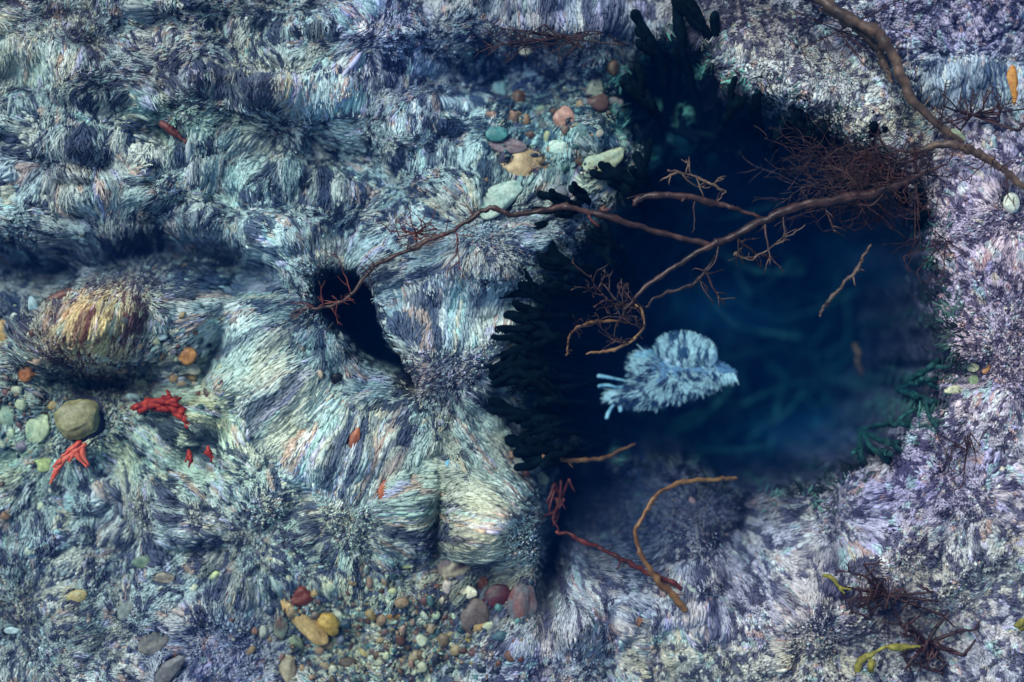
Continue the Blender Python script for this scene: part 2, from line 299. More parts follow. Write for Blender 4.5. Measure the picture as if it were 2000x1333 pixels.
# ------------------------------------------------------------------ streak field: ripple refraction imitated in turf direction and colour
FX0, FY0, FS = -420, -420, 4
fx = np.arange(FX0, 2440, FS); fy = np.arange(FY0, 1780, FS); FXX, FYY = np.meshgrid(fx, fy)
def noise_phi(x, y, s, seed, c): return c * s * s * .16 * (vn(x, y, s, seed) - .5)
CALM = 1 - .30 * sstep(1350, 1550, FXX) - .3 * sstep(1000, 1100, FYY) * sstep(1350, 1250, FXX)
phi = noise_phi(FXX, FYY, 160, 11, 1.1) + noise_phi(FXX + 40, FYY + 70, 75, 12, .9) + noise_phi(FXX + 10, FYY + 30, 34, 14, .5)
ul = sstep(1150, 700, FXX) * sstep(620, 420, FYY)
phi = phi + ul * noise_phi(FXX + .35 * FYY, FYY * 2.2, 160, 13, .55)
BURST = [(1962, 672, 150, 2.2), (1590, 1245, 90, 2.0), (1345, 995, 150, 2.2), (1075, 1040, 170, 2.2), (190, 775, 190, 2.2), (860, 725, 120, 2), (500, 1060, 120, 1.3), (255, 545, 130, 2.2), (690, 1005, 110, 1.2), (1110, 1015, 90, 1.8),
    (1630, 1010, 80, 1.8), (560, 250, 90, 1.6), (1850, 1180, 80, 1.8), (640, 590, 110, 2), (1975, 420, 70, 2), (1880, 950, 110, 1.6), (950, 460, 100, 1.6), (60, 1240, 110, 1.4), (110, 880, 90, 1.8)]
for (x, y, r, c) in BURST:
    s = r / 1.7; phi = phi - (c - (.7 if x > 1400 else 0)) * s * s * gau(FXX, FYY, x, y, s * 1.414, s * 1.414)
CURTAIN = [(60, 130, 130, 40, 0), (570, 192, 175, 36, 4), (1120, 25, 180, 40, 0), (1900, 165, 125, 50, 0), (165, 285, 100, 32, 0), (430, 345, 70, 30, 0), (560, 785, 230, 85, 47), (700, 900, 120, 95, 17), (830, 965, 60, 90, 80), (330, 470, 170, 40, 0), (880, 620, 120, 70, 0)]
for (x, y, rx, ry, a) in CURTAIN:      # a parabola across: displacement cancels the step along its short axis
    c_, s_ = math.cos(R(a)), math.sin(R(a)); v = -(FXX - x) * s_ + (FYY - y) * c_; u = (FXX - x) * c_ + (FYY - y) * s_
    phi = phi + -.5 * .0 * v * v
g1, g0 = np.gradient(phi, FS)   # d/dy, d/dx
hxx = np.gradient(g0, FS, axis=1); hxy = np.gradient(g0, FS, axis=0); hyy = np.gradient(g1, FS, axis=0)
g0 *= CALM; g1 *= CALM; hxx *= CALM; hxy *= CALM; hyy *= CALM
a_, b_, c_ = 1 + hxx, hxy, 1 + hyy
for (x, y, rx, ry, a) in CURTAIN:      # shrink the across eigenvalue inside curtains
    w = sstep(1.25, .7, np.sqrt((((FXX - x) * math.cos(R(a)) + (FYY - y) * math.sin(R(a))) / rx) ** 2 + ((-(FXX - x) * math.sin(R(a)) + (FYY - y) * math.cos(R(a))) / ry) ** 2))
    sx, sy = -math.sin(R(a)), math.cos(R(a))
    a_ = a_ * (1 - w) + w * (1 - .93 * sx * sx); b_ = b_ * (1 - w) + w * (-.93 * sx * sy); c_ = c_ * (1 - w) + w * (1 - .93 * sy * sy)
    m0 = (g0 * sx + g1 * sy); tgt = -((FXX - x) * sx + (FYY - y) * sy) * .95
    g0 = g0 + w * (tgt - m0) * sx; g1 = g1 + w * (tgt - m0) * sy
tr = (a_ + c_) / 2; df = np.sqrt(((a_ - c_) / 2) ** 2 + b_ ** 2)
l1, l2 = tr + df, tr - df
small = np.where(np.abs(l2) < np.abs(l1), l2, l1); big = np.where(np.abs(l2) < np.abs(l1), l1, l2)
th = .5 * np.arctan2(2 * b_, a_ - c_)       # direction of l1
ang = np.where(np.abs(l2) < np.abs(l1), th + math.pi / 2, th)
FLD = dict(dx=g0, dy=g1, c2=np.cos(2 * ang), s2=np.sin(2 * ang), sm=np.abs(small), bg=np.abs(big))
def field(px, py, keys):
    u = np.clip((px - FX0) / FS, 0, len(fx) - 1.01); v = np.clip((py - FY0) / FS, 0, len(fy) - 1.01); i = u.astype(int); j = v.astype(int); u = u - i; v = v - j
    out = []
    for k in keys:
        T = FLD[k]; out.append((T[j, i] * (1 - u) + T[j, i + 1] * u) * (1 - v) + (T[j + 1, i] * (1 - u) + T[j + 1, i + 1] * u) * v)
    return out
# ------------------------------------------------------------------ turf colours : coralline turf patches, plus shade of gaps and trenches put into the colour
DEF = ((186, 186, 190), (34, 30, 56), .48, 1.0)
ZONE = [  # x, y, rx, ry, angle, light, dark, share of light, cover
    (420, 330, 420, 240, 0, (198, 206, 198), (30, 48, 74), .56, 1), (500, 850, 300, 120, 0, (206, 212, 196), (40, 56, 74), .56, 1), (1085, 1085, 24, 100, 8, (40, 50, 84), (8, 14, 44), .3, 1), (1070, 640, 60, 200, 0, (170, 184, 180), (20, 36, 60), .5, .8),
    (1930, 650, 170, 330, 0, (204, 184, 202), (92, 78, 106), .58, 1), (1720, 1120, 330, 170, -10, (188, 180, 184), (68, 62, 86), .55, 1), (1790, 950, 130, 60, -30, (176, 160, 200), (66, 54, 96), .55, 1),
    (1950, 860, 90, 60, 0, (206, 200, 186), (84, 70, 84), .6, 1), (1900, 1100, 120, 60, 0, (196, 200, 172), (60, 60, 70), .5, 1), (1900, 165, 110, 44, 0, (170, 190, 200), (30, 60, 96), .52, 1), (1900, 40, 160, 50, 0, (186, 174, 206), (44, 40, 80), .5, 1),
    (1560, 180, 160, 60, 25, (196, 198, 190), (96, 92, 110), .66, 1), (1760, 230, 60, 50, 0, (190, 184, 160), (90, 84, 90), .6, 1), (1450, 60, 110, 50, 20, (140, 128, 130), (50, 40, 60), .45, 1),
    (250, 1150, 330, 130, 0, (176, 180, 174), (46, 50, 70), .5, 1), (430, 1260, 110, 70, 0, (150, 148, 192), (60, 60, 104), .55, 1), (80, 1200, 110, 60, 0, (150, 146, 128), (40, 40, 50), .45, 1), (60, 1290, 110, 40, 0, (186, 196, 196), (60, 66, 84), .55, 1),
    (570, 800, 190, 70, 52, (226, 238, 226), (140, 158, 168), .82, 1), (640, 870, 80, 60, 60, (214, 226, 214), (110, 124, 140), .76, 1), (730, 900, 110, 70, 20, (196, 206, 204), (84, 88, 122), .6, 1), (620, 1060, 150, 50, 0, (156, 166, 150), (44, 46, 52), .45, 1), (350, 1030, 160, 40, 10, (184, 186, 184), (84, 80, 96), .62, 1),
    (900, 560, 180, 80, -10, (186, 198, 206), (88, 100, 130), .62, 1), (950, 470, 120, 50, -10, (182, 196, 208), (90, 104, 140), .66, 1), (850, 730, 80, 40, 0, (152, 140, 156), (46, 36, 60), .5, 1), (870, 640, 100, 50, 0, (176, 188, 186), (84, 96, 112), .6, 1),
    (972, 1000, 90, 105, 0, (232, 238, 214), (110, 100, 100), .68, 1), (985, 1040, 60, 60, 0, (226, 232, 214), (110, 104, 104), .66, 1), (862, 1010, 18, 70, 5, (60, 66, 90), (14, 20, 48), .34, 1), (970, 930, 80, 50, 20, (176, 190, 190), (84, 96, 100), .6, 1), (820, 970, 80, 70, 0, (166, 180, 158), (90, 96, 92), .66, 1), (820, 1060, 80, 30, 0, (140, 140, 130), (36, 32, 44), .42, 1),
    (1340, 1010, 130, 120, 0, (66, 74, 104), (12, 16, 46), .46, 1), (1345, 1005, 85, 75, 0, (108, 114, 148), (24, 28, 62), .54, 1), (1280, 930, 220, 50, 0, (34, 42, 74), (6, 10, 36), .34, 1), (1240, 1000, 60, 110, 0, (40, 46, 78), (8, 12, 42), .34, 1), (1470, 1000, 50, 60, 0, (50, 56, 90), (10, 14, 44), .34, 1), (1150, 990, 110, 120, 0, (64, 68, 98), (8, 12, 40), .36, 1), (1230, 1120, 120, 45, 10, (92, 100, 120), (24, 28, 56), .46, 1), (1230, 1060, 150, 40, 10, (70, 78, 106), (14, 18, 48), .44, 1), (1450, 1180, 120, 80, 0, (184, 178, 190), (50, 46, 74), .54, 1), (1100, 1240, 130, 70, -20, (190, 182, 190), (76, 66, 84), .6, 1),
    (1010, 130, 170, 60, 5, (104, 126, 156), (16, 26, 76), .42, 1), (760, 90, 120, 70, 60, (170, 168, 206), (50, 50, 96), .55, 1), (1130, 20, 150, 30, 0, (166, 160, 172), (88, 84, 104), .6, 1), (1080, 90, 120, 24, 0, (120, 96, 80), (60, 36, 40), .5, 1),
    (150, 70, 200, 60, 15, (172, 170, 164), (84, 62, 74), .5, 1), (60, 120, 90, 50, 10, (184, 186, 170), (96, 106, 120), .66, 1), (330, 130, 120, 60, 10, (130, 122, 132), (48, 40, 60), .42, 1), (560, 190, 160, 30, 5, (176, 182, 186), (104, 108, 134), .66, 1),
    (350, 240, 70, 30, 10, (130, 186, 160), (16, 44, 56), .5, 1), (450, 240, 80, 30, 0, (196, 204, 180), (70, 70, 80), .55, 1), (100, 330, 130, 40, 0, (180, 176, 182), (64, 60, 78), .52, 1), (250, 510, 240, 46, 6, (70, 82, 116), (8, 22, 58), .36, 1), (40, 560, 60, 90, 0, (70, 82, 106), (10, 26, 54), .36, 1),
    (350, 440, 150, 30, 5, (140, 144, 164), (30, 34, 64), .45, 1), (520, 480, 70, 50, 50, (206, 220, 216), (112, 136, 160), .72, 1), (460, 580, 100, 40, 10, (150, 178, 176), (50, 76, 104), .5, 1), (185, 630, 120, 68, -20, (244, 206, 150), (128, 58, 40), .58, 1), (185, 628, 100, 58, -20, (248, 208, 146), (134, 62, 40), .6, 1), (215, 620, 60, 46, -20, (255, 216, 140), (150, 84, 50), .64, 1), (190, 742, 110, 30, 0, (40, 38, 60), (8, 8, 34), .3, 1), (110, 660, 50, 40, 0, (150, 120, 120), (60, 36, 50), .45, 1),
    (200, 900, 190, 70, 0, (216, 226, 190), (20, 60, 80), .56, 1), (430, 830, 60, 70, 30, (206, 210, 160), (90, 104, 80), .6, 1), (650, 400, 180, 50, 20, (150, 168, 178), (24, 40, 76), .42, 1), (700, 330, 150, 50, 20, (176, 190, 196), (40, 56, 90), .48, 1), (480, 370, 120, 40, 0, (180, 200, 186), (50, 60, 80), .55, 1),
    (720, 650, 40, 60, 0, (96, 130, 140), (30, 60, 80), .5, 1), (640, 690, 100, 48, 32, (116, 140, 154), (26, 38, 70), .45, 1), (650, 700, 90, 34, 35, (126, 150, 164), (20, 34, 66), .42, 1), (440, 575, 80, 34, 15, (90, 124, 144), (16, 44, 84), .45, 1), (1110, 250, 130, 60, 0, (150, 180, 176), (50, 90, 104), .5, .4), (1190, 170, 60, 70, 0, (140, 166, 160), (40, 70, 80), .5, .6),
    (1090, 340, 130, 30, 0, (176, 190, 176), (60, 84, 90), .6, .5), (700, 1230, 170, 80, 10, (180, 184, 150), (40, 60, 70), .5, .35), (900, 1180, 110, 60, 0, (130, 126, 110), (40, 30, 40), .45, .35), (330, 730, 90, 60, 0, (150, 140, 110), (40, 50, 60), .45, .3), (60, 760, 80, 120, 0, (170, 190, 180), (30, 60, 80), .5, .4),
    (1750, 1190, 90, 70, 30, (150, 130, 120), (44, 20, 26), .4, 1), (1500, 1290, 200, 40, 0, (206, 200, 170), (70, 70, 80), .55, 1), (1020, 1310, 60, 30, 0, (150, 140, 170), (50, 40, 70), .5, 1)]
def zone(px, py):
    w0 = np.full(px.shape, .10); L = w0[:, None] * lin(DEF[0]); D = w0[:, None] * lin(DEF[1]); B = w0 * DEF[2]; C = w0 * DEF[3]; W_ = w0.copy()
    for (x, y, rx, ry, a, l, d_, b, c) in ZONE:
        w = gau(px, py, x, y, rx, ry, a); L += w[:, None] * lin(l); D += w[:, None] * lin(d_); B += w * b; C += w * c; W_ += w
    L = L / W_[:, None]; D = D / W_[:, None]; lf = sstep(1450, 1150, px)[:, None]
    D = D * (1 - .1 - .3 * lf) + lin((24, 56, 92)) * (.12 + .28 * lf); low = (sstep(880, 1050, py) * sstep(1.2, .6, np.hypot((px - 1250) / 300, (py - 990) / 190)))[:, None]; low = sstep(900, 1060, py)[:, None] * (1 - low); D = D + lin((84, 80, 96)) * .26 * low + L * .04; h_ = sstep(.3, .7, vn(px, py, 48, 33))[:, None]  # dark tone pulled to navy: blue sky-lit shadow put into the turf colour
    L = L * (np.array([1.04, 1.01, .90]) * h_ + np.array([.88, 1.02, 1.02]) * (1 - h_)) * lf + L * (np.array([1.06, 1.0, .90]) * h_ + np.array([.98, .97, 1.02]) * (1 - h_)) * (1 - lf)
    B = B / W_ + .035 + .03 * low[:, 0]
    return L, D, B, C / W_
TINT = lin(np.array([(214, 196, 158), (150, 196, 190), (176, 166, 210), (176, 120, 96), (232, 232, 222), (120, 150, 160)]))
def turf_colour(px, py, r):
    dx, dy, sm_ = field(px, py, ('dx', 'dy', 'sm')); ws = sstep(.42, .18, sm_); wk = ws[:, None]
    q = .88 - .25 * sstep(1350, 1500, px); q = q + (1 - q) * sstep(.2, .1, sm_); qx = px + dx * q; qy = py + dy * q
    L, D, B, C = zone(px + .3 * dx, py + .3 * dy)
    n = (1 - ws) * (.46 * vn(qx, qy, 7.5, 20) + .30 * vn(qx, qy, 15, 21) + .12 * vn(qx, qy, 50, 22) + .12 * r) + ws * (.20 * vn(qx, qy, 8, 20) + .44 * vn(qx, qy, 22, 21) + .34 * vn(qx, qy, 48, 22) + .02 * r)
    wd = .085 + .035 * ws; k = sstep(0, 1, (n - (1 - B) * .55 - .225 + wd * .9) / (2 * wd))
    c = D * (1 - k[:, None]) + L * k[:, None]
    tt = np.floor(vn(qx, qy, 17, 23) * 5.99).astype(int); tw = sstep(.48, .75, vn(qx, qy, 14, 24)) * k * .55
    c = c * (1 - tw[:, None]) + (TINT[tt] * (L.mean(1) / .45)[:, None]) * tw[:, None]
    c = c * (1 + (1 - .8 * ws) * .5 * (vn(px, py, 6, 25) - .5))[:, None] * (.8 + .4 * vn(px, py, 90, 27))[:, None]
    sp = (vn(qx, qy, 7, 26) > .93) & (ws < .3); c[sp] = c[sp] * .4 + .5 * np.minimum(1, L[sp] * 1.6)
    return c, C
# ------------------------------------------------------------------ blades
def blades(P, D, N, L, Wd, lift, col, rows=4, droop=.5, tipw=.35, jitter=.12):
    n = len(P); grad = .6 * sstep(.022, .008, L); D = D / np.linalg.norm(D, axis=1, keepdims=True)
    side = np.cross(D, N); side /= np.linalg.norm(side, axis=1, keepdims=True) + 1e-9
    roll = (rng.random(n) - .5)[:, None] * .7 * sstep(.028, .008, L)[:, None]; side = side * np.cos(roll) + N * np.sin(roll)
    bend = (rng.random(n) - .5)[:, None] * jitter * 2
    V = np.empty((n, rows, 2, 3), np.float32); cc = np.empty((n, rows, 2, 3), np.float32)
    for i in range(rows):
        t_ = i / (rows - 1)
        c = P + D * (L * t_)[:, None] + N * (lift * L * (t_ - droop * t_ * t_))[:, None] + side * (bend * t_ * t_ * L[:, None])
        w = (Wd * (.45 + .9 * t_ if t_ < .5 else .9 - (1.8 - 1.8 * tipw) * (t_ - .5)) * .5)[:, None]
        V[:, i, 0] = c - side * w; V[:, i, 1] = c + side * w
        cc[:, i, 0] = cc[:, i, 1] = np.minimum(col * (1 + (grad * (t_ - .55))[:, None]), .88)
    b = (np.arange(n) * rows * 2)[:, None]
    f = np.stack([b + 2 * i + np.array([0, 1, 3, 2]) for i in range(rows - 1)], 1).reshape(-1, 4)
    return V.reshape(-1, 3), f, cc.reshape(-1, 3)
def normal_at(px, py):
    e = 5.0; hx = (height(px + e, py) - height(px - e, py)) / (2 * e) * 1000; hy = (height(px, py + e) - height(px, py - e)) / (2 * e) * 1000
    N = np.stack([-hx, hy, np.ones_like(hx)], 1); return N / np.linalg.norm(N, axis=1, keepdims=True)
def make_turf(px, py, scale=1.0):
    n = len(px); r = rng.random(n)
    c2, s2, sm, bg_ = field(px, py, ('c2', 's2', 'sm', 'bg'))
    th_ = .5 * np.arctan2(s2, c2) + .9 * (vn(px, py, 55, 34) - .5) * sstep(.1, .3, sm) + (rng.random(n) - .5) * .42 * np.clip(sm * 1.8, .2, 1.2)
    sgn = np.where(vn(px, py, 120, 30) > .5, 1, -1) * np.where(rng.random(n) < .12, -1, 1)
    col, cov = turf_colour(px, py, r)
    sp = sdf(px, py, POOL); sc = sdf(px, py, CREV)
    edge = 20 * (vn(px, py, 30, 31) - .5)
    keep = (sp + edge < 6 + 22 * sstep(1300, 1050, px)) & (sc + .3 * edge < 2) & (rng.random(n) < cov)
    length = .0056 * (1 - .28 * sstep(1350, 1500, px)) * (1 + .35 * sstep(1000, 700, px) * sstep(1000, 900, py)) * (1 - .0 * px) * np.clip(1 / np.maximum(sm, .05), .75, 4.2) * (.45 + 1.0 * rng.random(n)) * scale
    keep &= rng.random(n) < np.clip((.0085 / length), .3, 1) ** .8
    width = .0025 / np.clip(bg_, .75, 1.6) * (.7 + .6 * rng.random(n)) * scale * (1 + .35 * sstep(.016, .04, length))
    k = keep; px, py, th_, sgn, col, length, width = px[k], py[k], th_[k], sgn[k], col[k], length[k], width[k]
    N = normal_at(px, py); z = height(px, py)
    P = np.stack([(px - 1000) / 1000, (666.5 - py) / 1000, z], 1) + N * (.001 + .006 * rng.random(len(px)))[:, None]
    D = np.stack([np.cos(th_) * sgn, -np.sin(th_) * sgn, np.zeros_like(th_)], 1)
    D = D - N * (D * N).sum(1, keepdims=True)
    lift = np.clip(1.0 - 32 * length, .06, 1.0) * (.5 + .8 * rng.random(len(px)))
    P = P - D * (length * .4)[:, None]
    return P, D, N, length, width, lift, col
def cat(parts):
    off = 0; VV = []; FF = []; CC = []
    for v, f, c in parts: VV.append(v); FF.append(f + off); CC.append(c); off += len(v)
    return np.concatenate(VV), np.concatenate(FF), np.concatenate(CC)
ROCKS = [('boulder', 'pale shaggy dome-shaped boulder beside the deep gap, lower centre', 968, 1010, 92, 112, 8), ('boulder', 'cream and brown streaky rock with a black underside at left', 178, 632, 118, 88, -14),
    ('boulder', 'dark blue-violet furry mound under the S-bent stalk', 1345, 1005, 120, 105, 0), ('boulder', 'long whitish shaggy ridge running down from the left of the crevice', 560, 792, 185, 66, 48),
    ('boulder', 'lilac-grey shaggy mound at the bottom edge below the deep gap', 1125, 1250, 130, 62, -15), ('boulder', 'grey furry mound between the crevice and the pool', 885, 640, 95, 75, 15)]
def inell(x, y, cx, cy, rx, ry, a, k=1.0):
    c_, s_ = math.cos(R(a)), math.sin(R(a)); dx = x - cx; dy = y - cy
    return ((dx * c_ + dy * s_) / (rx * k)) ** 2 + ((-dx * s_ + dy * c_) / (ry * k)) ** 2 < 1
n1 = 1150000
ux, uy = rng.uniform(-60, 2060, n1), rng.uniform(-60, 1393, n1); ok = np.ones(n1, bool)
for (x, y, rx, ry, a) in SPOTS: kk_ = .98 if rx > 30 else .88; ok &= ~inell(ux, uy, x, y, rx * kk_, ry * kk_, -a)
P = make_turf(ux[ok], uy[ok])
n2 = 60000
ox = rng.uniform(-420, 2420, n2); oy = rng.uniform(-380, 1720, n2); o_ = (ox < -55) | (ox > 2055) | (oy < -55) | (oy > 1388)
Q = make_turf(ox[o_], oy[o_], 1.9)
rx_, ry_ = P[0][:, 0] * 1000 + 1000, 666.5 - P[0][:, 1] * 1000; rest = np.ones(len(rx_), bool); ROCKB = {}
for (nm, lb, cx, cy, rx, ry, a) in ROCKS:
    w = inell(rx_, ry_, cx, cy, rx, ry, a) & rest; rest &= ~w; ROCKB[lb] = blades(*[q[w] for q in P])
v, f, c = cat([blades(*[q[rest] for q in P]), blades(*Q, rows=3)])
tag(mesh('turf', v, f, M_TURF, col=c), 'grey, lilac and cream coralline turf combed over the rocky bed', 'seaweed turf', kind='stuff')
print('turf blades', len(P[0]), len(Q[0]))
# nodules of coralline crust between and over the turf, drawn out along the same imitated ripple streaks
i0v, i0f = icosphere(0)
def nodules(px, py, scale=1.0):
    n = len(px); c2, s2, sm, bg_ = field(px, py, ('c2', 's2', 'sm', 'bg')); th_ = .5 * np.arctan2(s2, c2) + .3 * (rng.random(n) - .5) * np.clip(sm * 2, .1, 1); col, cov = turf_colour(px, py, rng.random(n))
    sp = sdf(px, py, POOL); sc = sdf(px, py, CREV); fine = sstep(.34, .6, vn(px, py, 60, 35) + .16 * sstep(1400, 1500, px) + .1 * sstep(950, 1000, py) * sstep(1000, 900, px))
    k = (sp < 4) & (sc < 0) & (rng.random(n) < cov * (.25 + .75 * np.maximum(fine, sstep(.35, .15, sm)))); px, py, th_, sm, bg_, col = px[k], py[k], th_[k], sm[k], bg_[k], col[k]; n = len(px)
    r = .0023 * np.exp(rng.normal(size=n) * .3) * scale / np.clip(bg_, .8, 1.4); l = r * np.clip(1 / np.maximum(sm, .1), 1.0, 5.0); N = normal_at(px, py)
    D = np.stack([np.cos(th_), -np.sin(th_), np.zeros(n)], 1); D -= N * (D * N).sum(1, keepdims=True); D /= np.linalg.norm(D, axis=1, keepdims=True); Sd = np.cross(D, N)
    c = np.stack([(px - 1000) / 1000, (666.5 - py) / 1000, height(px, py)], 1) + N * (.003 + .006 * rng.random(n))[:, None]
    q = i0v[None] * (1 + .22 * rng.normal(size=(n, 12, 1)))
    V = c[:, None] + D[:, None] * (q[..., :1] * l[:, None, None]) + Sd[:, None] * (q[..., 1:2] * r[:, None, None]) + N[:, None] * (q[..., 2:] * (r * .8)[:, None, None])
    return V, np.repeat(col, 12, 0), px, py
def nod(V, c): return V.reshape(-1, 3), (i0f[None] + (np.arange(len(V)) * 12)[:, None, None]).reshape(-1, 3), c
kx, ky = rng.uniform(-50, 2050, 170000), rng.uniform(-50, 1383, 170000); ok = np.ones(len(kx), bool)
for (x, y, rx, ry, a) in SPOTS: ok &= ~inell(kx, ky, x, y, rx * 1.02, ry * 1.02, -a)
NV, NC, kx, ky = nodules(kx[ok], ky[ok]); NC = NC.reshape(-1, 12, 3); rest = np.ones(len(kx), bool); ROCKN = {}
for (nm, lb, cx, cy, rx, ry, a) in ROCKS:
    w = inell(kx, ky, cx, cy, rx, ry, a) & rest; rest &= ~w; ROCKN[lb] = nod(NV[w], NC[w].reshape(-1, 3))
v, f, c = nod(NV[rest], NC[rest].reshape(-1, 3))
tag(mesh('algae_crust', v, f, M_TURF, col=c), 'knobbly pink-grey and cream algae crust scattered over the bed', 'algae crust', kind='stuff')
# dark weed felting the walls and floor of the pool and of the crevice
n3 = 110000
wx = np.concatenate([rng.uniform(930, 1900, n3 - 9000), rng.uniform(585, 840, 9000)]); wy = np.concatenate([rng.uniform(40, 1010, n3 - 9000), rng.uniform(510, 790, 9000)]); s3 = np.maximum(sdf(wx, wy, POOL), sdf(wx, wy, CREV) * 2); k3 = s3 > rng.normal(size=n3) * 14 - 4; wx, wy, s3 = wx[k3], wy[k3], s3[k3]
Nw = normal_at(wx, wy); Pw = np.stack([(wx - 1000) / 1000, (666.5 - wy) / 1000, height(wx, wy)], 1); aw = 6.28 * vn(wx, wy, 60, 50) * 2 + rng.normal(size=len(wx)) * .5
Dw = np.stack([np.cos(aw), np.sin(aw), np.zeros_like(aw)], 1); Dw -= Nw * (Dw * Nw).sum(1, keepdims=True)
tw_ = (sstep(.45, .75, vn(wx, wy, 26, 51)) * (.16 + 2.2 * gau(wx, wy, 1335, 215, 130, 130, 20) + .2 * (vn(wx, wy, 90, 52) > .6)) * (wx > 900) * (.4 + rng.random(len(wx))))[:, None]; tw_ = np.clip(tw_, 0, 1)
cw = lin((8, 22, 26)) * (1 - tw_) + lin((116, 184, 166)) * tw_
vw, fw, c_w = blades(Pw + Nw * .002, Dw, Nw, .020 * rng.uniform(.5, 1.5, len(wx)), np.full(len(wx), .0042), np.full(len(wx), .7), cw)
tag(mesh('pool_weed', vw, fw, M_TURF, col=c_w), 'dark blue-green felt of fine weed lining the deep pool', 'seaweed felt', kind='stuff')
# ------------------------------------------------------------------ objects: shape helpers
ICO = {k: icosphere(k) for k in (2, 3, 4)}
def lump(v, s, seed):       # smooth 3-D-ish noise from three planar slices, -1..1
    return (vn(v[:, 0] + seed * 7.3, v[:, 1], s, seed % 60) + vn(v[:, 1] + seed * 3.1, v[:, 2], s, (seed + 1) % 60) + vn(v[:, 2] + seed * 5.7, v[:, 0], s, (seed + 2) % 60)) * 2 / 3 - 1
def pebble(name, c, rx, ry, rz, ang, col, seed, m=None, sub=3, rough=.16, parent=None, mottle=.35, col2=None, stripe=0):
    v0, f = ICO[sub]; r = np.random.default_rng(seed)
    v = v0.copy()
    for _ in range(5):      # worn flats: clip the sphere with a few random planes
        n = r.normal(size=3); n /= np.linalg.norm(n); k = r.uniform(.62, .92); dd = v @ n; over = np.maximum(dd - k, 0); v = v - n * (over * .75)[:, None]
    v = v * (1 + rough * lump(v0, .8, seed) + rough * .35 * lump(v0, .3, seed + 5))[:, None]
    n1 = lump(v0, .45, seed + 9); n2 = lump(v0, .14, seed + 13)
    if stripe: n1 = np.sin((v0[:, 1] * 9 + v0[:, 0] * 3 + n1 * 1.5) * stripe)
    c1 = lin(col); c2_ = lin(col2) if col2 is not None else c1 * .5
    k = np.clip(.5 + n1 * 1.1, 0, 1)[:, None] * (mottle * 1.6 if col2 is None else 1); k = np.clip(k, 0, 1)
    cc = (c1 * (1 - k) + c2_ * k) * (1 + .35 * n2)[:, None]
    v = v * np.array([rx, ry, rz]); a = R(ang); ca, sa = math.cos(a), math.sin(a)
    v = np.stack([v[:, 0] * ca - v[:, 1] * sa, v[:, 0] * sa + v[:, 1] * ca, v[:, 2]], 1)
    o = mesh(name, v, f, m or M_STONE, parent, np.clip(cc, .004, .9)); o.location = tuple(map(float, c)); return o
M_STONE = mat_attr('stone', .5, .4)
def smoothpath(P, n=6):
    P = np.asarray(P, float)
    if len(P) < 3:
        t_ = np.linspace(0, 1, n + 1)[:, None]; return P[0] * (1 - t_) + P[-1] * t_
    Q = np.vstack([2 * P[0] - P[1], P, 2 * P[-1] - P[-2]]); out = []
    for i in range(1, len(Q) - 2):
        for k in range(n):
            t_ = k / n; p0, p1, p2, p3 = Q[i - 1:i + 3]
            out.append(.5 * (2 * p1 + (p2 - p0) * t_ + (2 * p0 - 5 * p1 + 4 * p2 - p3) * t_ ** 2 + (3 * p1 - p0 - 3 * p2 + p3) * t_ ** 3))
    out.append(P[-1]); return np.array(out)
def tube_data(P, rad, sides=8, bump=.12, seed=0, roundtip=False):
    P = np.asarray(P, float); rad = np.asarray(rad, float); n = len(P)
    if roundtip:
        e = (P[-1] - P[-2]); e /= np.linalg.norm(e) + 1e-9; r = rad[-1]
        ext = [P[-1] + e * r * .5, P[-1] + e * r * .85, P[-1] + e * r]; P = np.vstack([P, ext]); rad = np.concatenate([rad, [r * .85, r * .5, r * .08]]); n = len(P)
    T = np.gradient(P, axis=0); T /= np.linalg.norm(T, axis=1, keepdims=True) + 1e-12
    up = np.where(np.abs(T[:, 2:3]) > .9, np.array([[1., 0, 0]]), np.array([[0, 0, 1.]])); A = np.cross(T, up); A /= np.linalg.norm(A, axis=1, keepdims=True) + 1e-12; B = np.cross(T, A)
    th = np.arange(sides) * 2 * math.pi / sides
    rr = np.random.default_rng(seed + 77); nz = rr.random((n, sides)); nz = (nz + np.roll(nz, 1, 0) + np.roll(nz, 1, 1)) / 3
    w = rad[:, None] * (1 + bump * 2 * (nz - .5))
    V = P[:, None] + A[:, None] * (np.cos(th)[None, :, None] * w[..., None]) + B[:, None] * (np.sin(th)[None, :, None] * w[..., None])
    V = V.reshape(-1, 3); i = np.arange(n - 1)[:, None] * sides; j = np.arange(sides)[None]
    F = np.stack([i + j, i + (j + 1) % sides, i + sides + (j + 1) % sides, i + sides + j], -1).reshape(-1, 4)
    V = np.vstack([V, P[:1], P[-1:]]); a, b = n * sides, n * sides + 1
    caps = [[a, (k + 1) % sides, k, a] for k in range(sides)] + [[b, (n - 1) * sides + k, (n - 1) * sides + (k + 1) % sides, b] for k in range(sides)]
    return V, F, caps
def tubes(name, items, m, parent=None, loc=(0, 0, 0)):
    VV = []; FF = []; off = 0
    for V, F, caps in items:
        VV.append(V - np.array(loc)); FF += [tuple(int(q) + off for q in f) for f in F]; FF += [tuple(int(q) + off for q in f[:3]) for f in caps]; off += len(V)
    o = mesh(name, np.vstack(VV), FF, m, parent)
    if parent is None: o.location = tuple(map(float, loc))
    return o
def pxpath(pts, z):          # px points with heights -> world polyline
    zs = z if hasattr(z, '__len__') else [z] * len(pts)
    zs = np.interp(np.linspace(0, 1, len(pts)), np.linspace(0, 1, len(zs)), zs)
    return np.array([at(p[0], p[1], h) for p, h in zip(pts, zs)])
def wobble(P, amp, seed):
    r = np.random.default_rng(seed); n = r.normal(size=P.shape); n = (n + np.roll(n, 1, 0) + np.roll(n, -1, 0)) / 3; n[0] = n[-1] = 0
    return P + n * amp
